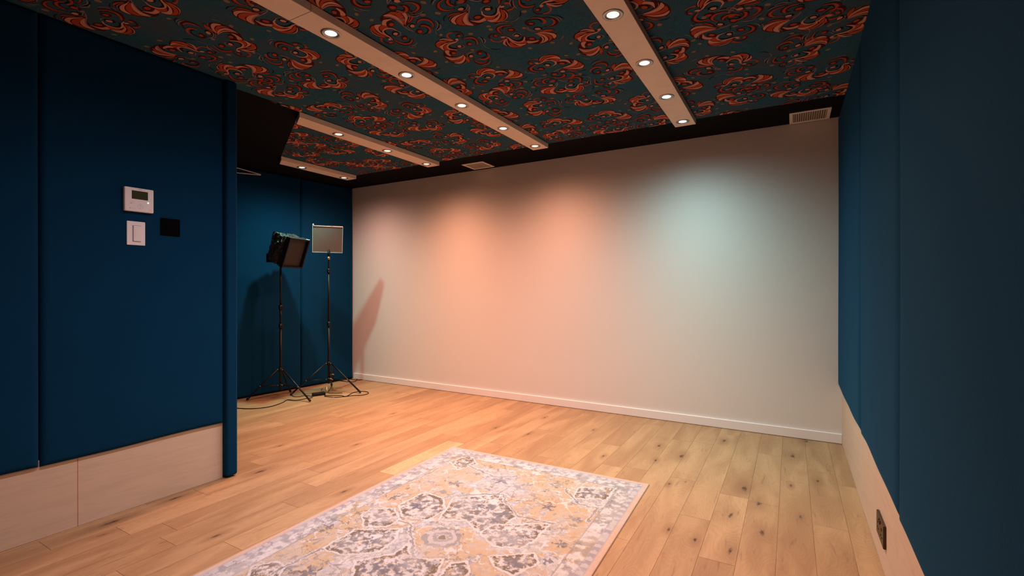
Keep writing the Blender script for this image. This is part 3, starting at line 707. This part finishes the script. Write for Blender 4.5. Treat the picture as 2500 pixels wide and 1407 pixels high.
t = empty('wall_socket', (RIGHT, 2.352, 0.112), 0, 'small dark bronze double socket on the pale plinth of the right wall', 'wall socket')
b = MB(); b.box(-0.010, 0, -0.083, 0.083, 0, 0.088, 0.003, 2); b.build('face_plate', BRONZE, t)
for sy in (-1, 1):
    b = MB(); c_ = sy*0.040
    b.box(-0.0112, -0.0095, c_-0.003, c_+0.003, 0.050, 0.062); b.box(-0.0112, -0.0095, c_-0.016, c_-0.009, 0.028, 0.033); b.box(-0.0112, -0.0095, c_+0.009, c_+0.016, 0.028, 0.033)
    b.build('pin_holes', BLACKPL, t)
    b = MB(); b.box(-0.0135, -0.0095, sy*0.012-0.006, sy*0.012+0.006, 0.066, 0.080, 0.001, 1); b.build('rocker', BRONZE, t)

# ------------------------------------------------------------------ rods high in the recess
t = empty('wall_bracket', (alc(2.70)+0.02, 2.70, 2.25), 0, 'pair of thin pale rods meeting at a point, high up behind the end panel', 'bracket')
def rod(p, q, nm):
    o = Vector((alc(2.70)+0.02, 2.70, 2.25)); b = MB(); b.tube([Vector(p)-o, Vector(q)-o], 0.0045, 8); b.build(nm, DIFFRIM, t)
xa, xb = -4.655, -4.635
rod((xb, 2.945, 2.243), (xa, 2.45, 2.283), 'rod'); rod((xb, 2.945, 2.238), (xa, 2.45, 2.188), 'rod')
o_ = Vector((alc(2.70)+0.02, 2.70, 2.25)); b = MB(); b.box(-4.70-o_.x, -4.65-o_.x, 2.44-o_.y, 2.46-o_.y, 2.17-o_.z, 2.30-o_.z, 0.003, 1); b.build('mounting_plate', DIFFRIM, t)

# ------------------------------------------------------------------ light stands
def stand(cx, cy, feet, top, collars, knobs, lab, zc, zl):
    t = empty('light_stand', (cx, cy, 0), 0, lab, 'light stand', 'black tripod light stands in the recess')
    b = MB()
    seg = [(0.09, collars[0], 0.0125), (collars[0], collars[1], 0.0105), (collars[1], top, 0.0085)]
    for z0, z1, r in seg: b.tube([(0, 0, z0), (0, 0, z1)], r, 12)
    b.build('pole', BLACKM, t)
    for i, z in enumerate(collars):
        b = MB(); b.tube([(0, 0, z-0.025), (0, 0, z-0.02), (0, 0, z+0.02), (0, 0, z+0.025)], [0.014, 0.019, 0.019, 0.014], 12)
        b.tube([(0.0, 0, z), (0.030, -0.018, z)], 0.005, 8); b.tube([(0.028, -0.017, z), (0.046, -0.027, z)], [0.011, 0.012], 8)
        c = b.build('clamp_collar', BLACKPL, t)
        for dz in (0.011, -0.011):
            b = MB(); b.tube([(0.0155, -0.011, z+dz), (0.0195, -0.014, z+dz)], [0.0042, 0.003], 8); b.build('screw', SCREW, c)
    b = MB(); b.tube([(0, 0, zc-0.02), (0, 0, zc+0.02)], 0.020, 14)
    hub = b.build('leg_hub', BLACKPL, t)
    b = MB(); b.tube([(0, 0, zl-0.015), (0, 0, zl+0.015)], 0.018, 14)
    lhub = b.build('brace_hub', BLACKPL, t)
    for fx, fy in feet:
        v = Vector((fx-cx, fy-cy, 0)); dr = v.normalized(); L = v.length
        a = dr*0.030+Vector((0, 0, zc)); e = dr*L+Vector((0, 0, 0.011))
        b = MB(); b.tube([a-(e-a).normalized()*0.02, e], 0.0085, 10); lg = b.build('leg', BLACKM, t)
        b = MB(); d_ = (e-a).normalized(); b.tube([e-d_*0.03, e-d_*0.005, e+d_*0.003], [0.011, 0.011, 0.008], 10); b.build('rubber_foot', RUBBER, lg)
        m = a+(e-a)*0.56
        b = MB(); b.tube([dr*0.018+Vector((0, 0, zl)), m], 0.0045, 8); b.build('brace', BLACKM, t)
        pr = Vector((0.55, -0.75, 0.2)).normalized()
        for q, r_ in ((m, 0.004), (dr*0.024+Vector((0, 0, zc)), 0.0045), (dr*0.022+Vector((0, 0, zl)), 0.004)):
            b = MB(); b.tube([q+pr*0.008, q+pr*0.013], [r_, r_*0.7], 8); b.build('rivet', SCREW, t)
    return t
s1 = (-4.38, 2.99); s2 = (-4.22, 3.435)
def polar(c, r, a): return (c[0]+r*cos(radians(a)), c[1]+r*sin(radians(a)))
t1 = stand(s1[0], s1[1], [(-4.00, 3.04), polar(s1, 0.30, 228), polar(s1, 0.26, 125)], 1.35, [0.72, 0.905], None, 'black tripod stand under the softbox, nearer the left wall end', 0.288, 0.133)
t2 = stand(s2[0], s2[1], [(-3.872, 3.547), polar(s2, 0.37, 240), polar(s2, 0.28, 135)], 1.50, [0.72, 1.28], None, 'black tripod stand under the square light panel, beside the white wall', 0.302, 0.135)
b = MB(); b.tube([(0, 0, 1.395), (0, 0, 1.425)], 0.013, 12); b.build('spigot', COPPER, t2)

# softbox on stand 1
def basis(n, up=Vector((0, 0, 1))):
    n = n.normalized(); r = up.cross(n).normalized(); u = n.cross(r); return r, u, n
r_, u_, n_ = basis(Vector((0.96, 0.26, -0.34)))
C0 = Vector((s1[0], s1[1], 1.34))
t = empty('softbox', C0, 0, 'black softbox with crumpled fabric back, tilted down on its stand', 'softbox')
FC = Vector((0.112, 0.066, 0.108))          # front frame centre relative to the mount
def W3(a, c, d): return FC+r_*a+u_*c+n_*d
def ringbox(b, hw, hh, d0, d1, th, mi=0):
    for (a0, a1, c0, c1) in ((-hw, hw, hh-th, hh), (-hw, hw, -hh, -hh+th), (-hw, -hw+th, -hh+th, hh-th), (hw-th, hw, -hh+th, hh-th)):
        vs_ = [b.bm.verts.new(W3(a, c, d)) for d in (d0, d1) for a, c in ((a0, c0), (a1, c0), (a1, c1), (a0, c1))]
        for f in ((0, 1, 2, 3), (4, 5, 6, 7), (0, 1, 5, 4), (1, 2, 6, 5), (2, 3, 7, 6), (3, 0, 4, 7)): b.bm.faces.new([vs_[i] for i in f]).material_index = mi
b = MB(); ringbox(b, 0.145, 0.150, -0.012, 0.035, 0.014); b.build('front_frame', BLACKPL, t)
b = MB(); b.poly([W3(-0.134, -0.138, 0.0), W3(0.134, -0.138, 0.0), W3(0.134, 0.138, 0.0), W3(-0.134, 0.138, 0.0)]); b.build('front_cloth', DARKCLOTH, t)
# tapering crumpled hood
rndh = random.Random(5); bm = bmesh.new(); N, K = 40, 12; rings = []
def sq(tt, hw, hh):
    a = tt*2*pi; c, s = cos(a), sin(a); m = max(abs(c), abs(s)); return (hw*c/m*0.97, hh*s/m*0.97)
for k in range(K+1):
    f = k/K; hw = 0.145*(1-f)**0.6+0.075*f; hh = 0.140*(1-f)**0.45+0.075*f; row = []
    for i in range(N):
        a, c = sq(i/N, hw, hh); j = 0 if k == 0 else 0.012
        row.append(bm.verts.new(W3(a+rndh.uniform(-j, j), c+rndh.uniform(-j, j)*1.2+0.02*f, -0.012-0.21*f+rndh.uniform(-j, j)*0.6)))
    rings.append(row)
for A_, B_ in zip(rings, rings[1:]):
    for i in range(N):
        f = bm.faces.new((A_[i], A_[(i+1) % N], B_[(i+1) % N], B_[i]))
bm.faces.new(rings[-1])
b = MB(); b.bm.free(); b.bm = bm; b.build('crumpled_hood', FOIL, t)
b = MB(); b.tube([(0, 0, -0.03), (0, 0, 0.03)], 0.014, 12); b.tube([(0, 0, 0.01), W3(0, -0.05, -0.17)], 0.012, 10); b.tube([(0.0, 0.0, 0.0), (0.02, -0.04, 0.0)], [0.006, 0.012], 8); b.build('tilt_bracket', BLACKPL, t)
b = MB(); b.box(-0.10, 0.04, -0.03, 0.03, 0.012, 0.10, 0.004, 2, M=Matrix.Translation((-0.03, -0.04, 0.0))); b.build('lamp_body', BLACKPL, t)
b = MB(); b.box(-0.004, 0.010, -0.006, 0.006, 0.030, 0.090, 0.001, 1, M=Matrix.Translation((0.028, -0.085, 0.0))); b.build('cream_label_strip', CREAM, t)
for a, c in ((0.140, 0.147), (0.120, 0.150), (0.100, 0.152)):
    b = MB(); b.tube([W3(a, c, 0.02), W3(a, c+0.006, 0.026)], [0.005, 0.003], 8); b.build('rivet', SCREW, t)

# square light panel on stand 2
r_, u_, n_ = basis(Vector((0.80, -0.58, -0.30)))
C0 = Vector((s2[0], s2[1], 1.47))
t = empty('studio_light', C0, 0, 'square grey cloth-fronted light panel with pale edging, on the stand by the white wall', 'light panel')
FC = Vector((0.0, 0.0, 0.145))+n_*0.03-r_*0.012
b = MB(); ringbox(b, 0.149, 0.141, -0.03, 0.006, 0.009); b.build('back_shell', BLACKPL, t)
b = MB(); b.poly([W3(-0.142, -0.134, -0.028), W3(0.142, -0.134, -0.028), W3(0.142, 0.134, -0.028), W3(-0.142, 0.134, -0.028)]); b.build('back_cloth', BLACKPL, t)
b = MB()
K = 10; g = [[b.bm.verts.new(W3(-0.144+0.288*i/K, -0.136+0.272*j/K, 0.006+0.004*sin(pi*i/K)*sin(pi*j/K))) for i in range(K+1)] for j in range(K+1)]
for j in range(K):
    for i in range(K): b.bm.faces.new((g[j][i], g[j][i+1], g[j+1][i+1], g[j+1][i])).smooth = True
b.build('diffuser_cloth', DIFF, t)
b = MB(); ringbox(b, 0.149, 0.141, 0.004, 0.010, 0.005); b.build('pale_edging', DIFFRIM, t)
b = MB(); b.tube([W3(-0.142, 0.139, 0.004), W3(-0.142, 0.157, 0.004)], [0.008, 0.006], 10); b.build('corner_knob', SCREW, t)
b = MB(); b.tube([(0, 0, -0.03), (0, 0, 0.012)], 0.013, 12); b.build('mount', BLACKPL, t)

# ------------------------------------------------------------------ cables
def floor_path(px, z=0.0045): return [at(u, v, z) for u, v in px]
def smooth3(pts, per=6):
    out = []; n = len(pts)
    for i in range(n-1):
        p = [pts[max(0, i-1)], pts[i], pts[i+1], pts[min(n-1, i+2)]]
        for j in range(per):
            s = j/per; out.append(0.5*((2*p[1])+(p[2]-p[0])*s+(2*p[0]-5*p[1]+4*p[2]-p[3])*s*s+(3*p[1]-3*p[2]+p[3]-p[0])*s**3))
    out.append(pts[-1]); return out
o0 = at(780, 968, 0)
t = empty('power_cable', o0, 0, 'black power lead with adapter brick lying on the oak floor below the stands', 'power cable')
rel = lambda pts: [p-o0 for p in pts]
b = MB(); b.tube(rel(smooth3(floor_path([(545,992),(580,997),(620,998),(660,993),(688,984),(702,977),(722,978),(745,974),(763,971)]))), 0.0038, 8)
b.tube(rel(smooth3(floor_path([(709,962),(716,968),(728,969),(745,966),(764,969)]))), 0.0030, 8)
b.tube(rel(smooth3(floor_path([(792,968),(815,970),(840,969),(862,966),(885,965),(899,961),(896,957),(880,956),(862,959),(845,968),(830,966),(792,966)]))), 0.0034, 8)
b.build('lead', RUBBER, t)
A_, B_ = at(763, 968), at(793, 964); dv = (B_-A_).normalized(); ang = atan2(dv.y, dv.x)
b = MB(); b.box(-0.062, 0.062, -0.026, 0.026, 0.0, 0.030, 0.005, 3, M=Matrix.Translation((A_+B_)/2-o0) @ Matrix.Rotation(ang, 4, 'Z')); b.build('adapter_brick', BLACKPL, t)
A_, B_ = at(812, 971), at(843, 969); dv = (B_-A_).normalized()
b = MB(); b.box(-0.058, 0.058, -0.010, 0.010, 0.0008, 0.002, M=Matrix.Translation((A_+B_)/2-o0) @ Matrix.Rotation(atan2(dv.y, dv.x), 4, 'Z')); b.build('paper_tag', CREAM, t)
o0 = at(850, 925, 0)
t = empty('loose_cable', o0, 0, 'loop of thin black cable on the floor by the corner of the white baseboard', 'cable')
b = MB(); b.tube(rel(smooth3(floor_path([(812,934),(826,925),(845,925),(868,928),(886,927),(891,924),(886,921),(874,921.5),(868,931),(850,932.5),(832,930),(822,926)]))), 0.0036, 8); b.build('lead', RUBBER, t)
# lead tied round the foot of the second stand
o0 = Vector((s2[0], s2[1], 0))
t = empty('tied_cable', o0, 0, 'tangle of tied cable and copper clips at the foot of the square panel stand', 'cable')
rnd = random.Random(3)
b = MB()
for q in range(4):
    c0 = Vector((0.035+rnd.uniform(-.01, .01), 0.0+rnd.uniform(-.01, .01), 0.17+0.02*q)); pts = []
    ph = rnd.uniform(0, 6)
    for i in range(15):
        a = ph+2*pi*i/14; pts.append(c0+Vector((0.030*cos(a), 0.012*cos(a+1), 0.052*sin(a))))
    b.tube(pts, 0.0032, 6)
b.tube(smooth3([Vector((0.03, 0, 0.12)), Vector((0.06, -0.02, 0.06)), Vector((0.05, -0.05, 0.012)), Vector((0.10, -0.04, 0.006)), Vector((0.18, 0.02, 0.005))]), 0.0034, 8)
b.build('lead', RUBBER, t)
for p, q in (((0.045, -0.020, 0.185), (0.085, -0.005, 0.190)), ((0.030, -0.030, 0.150), (0.075, -0.010, 0.135))):
    b = MB(); b.tube([Vector(p), (Vector(p)+Vector(q))/2+Vector((0, 0, 0.006)), Vector(q)], 0.004, 8); b.build('copper_tie', COPPER, t)
b = MB(); b.tube([(0.000, -0.030, 0.075), (0.022, -0.045, 0.025), (0.030, -0.050, 0.006)], [0.007, 0.010, 0.006], 8); b.tube([(-0.05, -0.03, 0.05), (-0.07, -0.04, 0.015)], [0.008, 0.006], 8)
b.build('spring_clip', flat('gold_clip', (0.50, 0.30, 0.16, 1), 0.4, 0.5), t)

# ------------------------------------------------------------------ rug
def vnoise(x, y, seed):
    xi = np.floor(x).astype(int); yi = np.floor(y).astype(int); fx = x-xi; fy = y-yi
    fx = fx*fx*(3-2*fx); fy = fy*fy*(3-2*fy)
    def h(a, b_):
        n = (a*374761393+b_*668265263+seed*1442695041) & 0x7fffffff; n = (n ^ (n >> 13))*1274126177 & 0x7fffffff; return ((n ^ (n >> 16)) & 0xffff)/65535.0
    return (h(xi, yi)*(1-fx)+h(xi+1, yi)*fx)*(1-fy)+(h(xi, yi+1)*(1-fx)+h(xi+1, yi+1)*fx)*fy
def fbm(x, y, seed, o=4): return sum(vnoise(x*2**i, y*2**i, seed+i)*0.5**i for i in range(o))/sum(0.5**i for i in range(o))
def inpoly(x, y, P):
    r = np.zeros(x.shape, bool); n = len(P)
    for i in range(n):
        (x0, y0), (x1, y1) = P[i], P[(i+1) % n]
        if y0 == y1: continue
        c = ((y0 > y) != (y1 > y)) & (x < (x1-x0)*(y-y0)/(y1-y0)+x0); r ^= c
    return r
def dpoly(x, y, P, closed=True):
    d = np.full(x.shape, 9.0); n = len(P)
    for i in range(n if closed else n-1):
        (x0, y0), (x1, y1) = P[i], P[(i+1) % n]; L2 = (x1-x0)**2+(y1-y0)**2+1e-12
        t = np.clip(((x-x0)*(x1-x0)+(y-y0)*(y1-y0))/L2, 0, 1); d = np.minimum(d, np.hypot(x-x0-t*(x1-x0), y-y0-t*(y1-y0)))
    return d
def build_rug():
    c0 = at(1105, 1093); rot = radians(1.6); Wd, Ln = 1.333, 2.02
    # local: u to the right from the far left corner, v towards the viewer
    def tl(u, v):
        p = at(480+u*0.464, 1060+v*0.464)-c0; return (p.x*cos(-rot)-p.y*sin(-rot), -(p.x*sin(-rot)+p.y*cos(-rot)))
    st = 0.0034; nu, nv = int(Wd/st), int(Ln/st)
    U, V = np.meshgrid(np.linspace(0, Wd, nu+1), np.linspace(0, Ln, nv+1), indexing='ij')
    wx = (fbm(U*48, V*48, 3)-0.5)*0.040; wy = (fbm(U*48, V*48, 17)-0.5)*0.040
    X, Y = U+wx, V+wy
    C = np.zeros(U.shape+(3,)); sc = lambda *c: np.array(S(*c)[:3])
    IVORY, OCHRE, GREY, TAUPE, SLATE, PALEB, WHT, PINKI, SAND = sc(200,204,212), sc(204,182,150), sc(146,150,158), sc(120,112,104), sc(108,114,134), sc(186,194,210), sc(226,230,238), sc(202,200,206), sc(194,190,180)
    C[:] = IVORY
    def put(m, col, a=1.0): C[m] = C[m]*(1-a)+col*a
    f1 = fbm(U*5, V*5, 31); f2 = fbm(U*14, V*14, 41); f3 = fbm(U*34, V*34, 51); f4 = fbm(U*62, V*62, 57, 3)
    put(f2 > 0.56, SAND, 0.5); put((f2 < 0.43), PALEB, 0.6); put(f3 > 0.60, PINKI, 0.7); put(f4 > 0.60, GREY, 0.45); put(f4 < 0.38, WHT, 0.5)
    # field with ochre areas
    m_in = (U > 0.13) & (U < Wd-0.13) & (V > 0.13)
    och = m_in & (fbm(X*3.6+3, Y*3.6, 61) > 0.47); put(och, OCHRE, 0.55); put(och & (f2 > 0.5), OCHRE, 0.6)
    for pts in ([(1130,500),(1500,500),(1560,560),(1500,640),(1200,650),(1130,600)], [(1620,330),(1860,330),(2080,430),(2000,520),(1760,500),(1680,430)], [(1700,190),(1860,200),(1840,290),(1720,270)], [(1880,540),(2120,500),(2100,640),(1980,700),(1830,620)], [(720,400),(860,330),(870,400),(760,480)], [(540,560),(640,560),(640,640),(560,660)], [(1320,260),(1500,300),(1560,320),(1400,320)]):
        P = [tl(*p) for p in pts]; m = inpoly(X, Y, P) & (f3 > 0.40); put(m, OCHRE, 0.8)
    # mottled flowers everywhere
    def flower(cu, cv, r, col, seed, pet=5, a=0.9):
        dx, dy_ = X-cu, Y-cv; rr = np.hypot(dx, dy_); th = np.arctan2(dy_, dx)
        m = rr < r*(0.62+0.38*np.cos(pet*th+seed)); put(m & (f3 > 0.36), col, a)
    rg = random.Random(9)
    for i in range(330):
        cu, cv = rg.uniform(0.1, Wd-0.1), rg.uniform(0.1, Ln-0.1)
        flower(cu, cv, rg.uniform(0.010, 0.030), rg.choice([GREY, SLATE, TAUPE, WHT, WHT, PALEB, OCHRE, GREY]), i, rg.choice([3, 4, 5, 6]), rg.uniform(0.5, 0.85))
    def vine(seed, col, wd, a):
        s = fbm(X*7, Y*7, seed, 3); put(np.abs(s-0.5) < wd, col, a)
    vine(71, WHT, 0.012, 0.8); vine(81, GREY, 0.008, 0.75); vine(91, TAUPE, 0.006, 0.65)
    # medallions: taupe bands with pale outlines
    H = [[(1065,380),(1200,312),(1300,345),(1305,410),(1210,462),(1080,440)],
         [(1350,345),(1590,325),(1690,440),(1620,485),(1480,525),(1420,462),(1275,460)],
         [(870,430),(880,495),(1000,495),(1070,460),(1040,400),(920,400)],
         [(660,612),(840,510),(1065,508),(1050,560),(960,632),(760,645)],
         [(1490,525),(1560,485),(1860,480),(1770,580),(1700,610),(1560,600)],
         [(815,790),(830,680),(1040,640),(1110,585),(1135,660),(1300,670),(1250,760),(1000,800)],
         [(1535,650),(1780,635),(1800,690),(1660,755),(1570,705)],
         [(2010,290),(2210,285),(2160,352),(1980,345)],
         [(1330,150),(1440,120),(1480,165),(1370,195)],
         [(300,700),(420,680),(465,710),(420,770),(260,780)],
         [(1280,760),(1330,690),(1420,680),(1440,740),(1380,790)]]
    Ps = [[tl(*p) for p in h] for h in H]
    for i, P in enumerate(Ps):
        m = inpoly(X, Y, P); d = dpoly(X, Y, P)
        put(m, IVORY, 0.35); put(m & (d < 0.024) & (f3 > 0.36), TAUPE, 0.85); put(m & (f3 > 0.50), TAUPE, 0.7)
        put(m & (d >= 0.028) & (f3 > 0.56), GREY, 0.6); put(m & (d >= 0.030) & (f3 < 0.42), WHT, 0.7); put(m & (d > 0.03) & (f4 > 0.58), SLATE, 0.6); put(m & (f4 < 0.40), WHT, 0.7); put(m & (np.abs(f3-0.46) < 0.02), OCHRE, 0.7)
        dd = dpoly(U+wx*0.5, V+wy*0.5, P); put((dd < 0.0055), WHT, 0.8)
        put((dd > 0.0065) & (dd < 0.0095) & ~m, GREY, 0.5)
    # connecting pale ribbons and grey lines
    for ln in ([(1305,345),(1350,330),(1590,322),(1640,290)], [(1600,325),(1690,440),(1880,480)], [(1065,460),(1120,480),(1140,660)], [(660,612),(400,740)], [(1280,180),(1170,240),(900,330)], [(1430,170),(1560,230),(1700,230)], [(1860,270),(1940,290),(2000,370),(2110,400),(2060,470)]):
        P = [tl(*p) for p in ln]; d = dpoly(U+wx*0.8, V+wy*0.8, P, False); put(d < 0.006, GREY, 0.8); put((d > 0.006) & (d < 0.011), WHT, 0.7)
    for (u, v, r) in ((1360,268,0.045),(1600,250,0.06),(1690,285,0.06),(1745,275,0.035),(1480,393,0.035),(1850,390,0.045),(1660,580,0.045),(930,557,0.035),(1035,340,0.045),(700,505,0.05),(590,735,0.05),(2000,465,0.03),(1160,385,0.03),(1920,590,0.035),(1540,400,0.03)):
        cu, cv = tl(u, v); flower(cu, cv, r, SLATE, u, 5, 0.8)
    cu, cv = tl(1290, 552); rr = np.hypot(X-cu, Y-cv)
    put(rr < 0.085, IVORY, 0.7); put((rr < 0.085) & (rr > 0.066) & (f3 > 0.35), GREY, 0.85); put((rr < 0.045) & (rr > 0.028), GREY, 0.7); put(rr < 0.020, TAUPE, 0.8)
    # borders
    e = np.minimum(np.minimum(U, Wd-U), np.minimum(V, Ln-V))
    bd = (e > 0.030) & (e < 0.062)
    put(e < 0.030, sc(214,190,176), 1.0)
    along = np.where((np.minimum(U, Wd-U) < np.minimum(V, Ln-V)), V, U)
    chain = (np.sin(along*2*pi/0.055) > -0.25)
    put(bd, IVORY, 0.8); put(bd & chain & (f3 > 0.40), sc(160,160,178), 0.85); put(bd & (np.hypot(((along/0.055) % 1-0.5)*0.055, e-0.046) < 0.006), IVORY, 0.8)
    put((np.abs(e-0.030) < 0.003) | (np.abs(e-0.064) < 0.003), sc(184,176,184), 0.8)
    inner = (e > 0.064) & (e < 0.135); put(inner & (f3 > 0.56), GREY, 0.6); put(inner & (f3 < 0.42), WHT, 0.6); put((np.abs(e-0.135) < 0.003), GREY, 0.6)
    # worn look
    wear = fbm(U*9, V*9, 101); fine = fbm(U*120, V*90, 111, 2)
    C[:] = C*(0.93+0.14*fine)[..., None]; k = np.clip((wear-0.52)*2.2, 0, 0.45)[..., None]; C[:] = C*(1-k)+IVORY*k
    C[:] *= np.array([0.62, 0.63, 0.62])
    # geometry
    ang = -rot
    ur = np.array([cos(rot), sin(rot)]); vr = np.array([sin(rot), -cos(rot)])
    hz_ = 0.007+0.0006*(fbm(U*60, V*60, 121, 2)-0.5)
    edge = (e < 1e-6); 
    PX = U*ur[0]+V*vr[0]; PY = U*ur[1]+V*vr[1]
    co = np.stack([PX, PY, np.where(edge, 0.0055, hz_)], -1).reshape(-1, 3)
    n0 = len(co); idx = np.arange(n0).reshape(nu+1, nv+1)
    q = np.stack([idx[:-1, :-1], idx[:-1, 1:], idx[1:, 1:], idx[1:, :-1]], -1).reshape(-1, 4)
    bd_i = np.concatenate([idx[:, 0], idx[-1, 1:], idx[-2::-1, -1], idx[0, -2:0:-1]]); m = len(bd_i)
    low = co[bd_i].copy(); low[:, 2] = 0.0004
    co = np.concatenate([co, low]); li = np.arange(n0, n0+m)
    sq_ = np.stack([bd_i, np.roll(bd_i, -1), np.roll(li, -1), li], -1)
    faces = np.concatenate([q, sq_]); col = np.concatenate([C.reshape(-1, 3), np.tile(sc(176,134,108), (m, 1))])
    me = bpy.data.meshes.new('area_rug'); me.vertices.add(len(co)); me.vertices.foreach_set('co', co.ravel())
    me.loops.add(faces.size); me.loops.foreach_set('vertex_index', faces.ravel().astype(np.int32))
    me.polygons.add(len(faces)); me.polygons.foreach_set('loop_start', np.arange(0, faces.size, 4, dtype=np.int32)); me.polygons.foreach_set('loop_total', np.full(len(faces), 4, np.int32))
    me.update(calc_edges=True)
    at_ = me.color_attributes.new('dye', 'FLOAT_COLOR', 'POINT'); at_.data.foreach_set('color', np.concatenate([col, np.ones((len(col), 1))], 1).ravel())
    M = MAT('woven_rug'); a_ = M.n('ShaderNodeAttribute', attribute_name='dye'); p = M.pos(); nz = M.noise(p, 500, 2)
    M.set(M.mix(M.math('MULTIPLY', nz, 0.12), a_.outputs['Color'], (0.30, 0.26, 0.25, 1)), 0.95, 0, 0.05); M.bump(nz, 0.25, 0.001)
    me.materials.append(M.m)
    o = bpy.data.objects.new('area_rug', me); COL.objects.link(o); o.location = (c0.x, c0.y, 0.0)
    tag(o, 'faded ivory, ochre and grey patterned rug lying on the oak floor', 'rug')
build_rug()
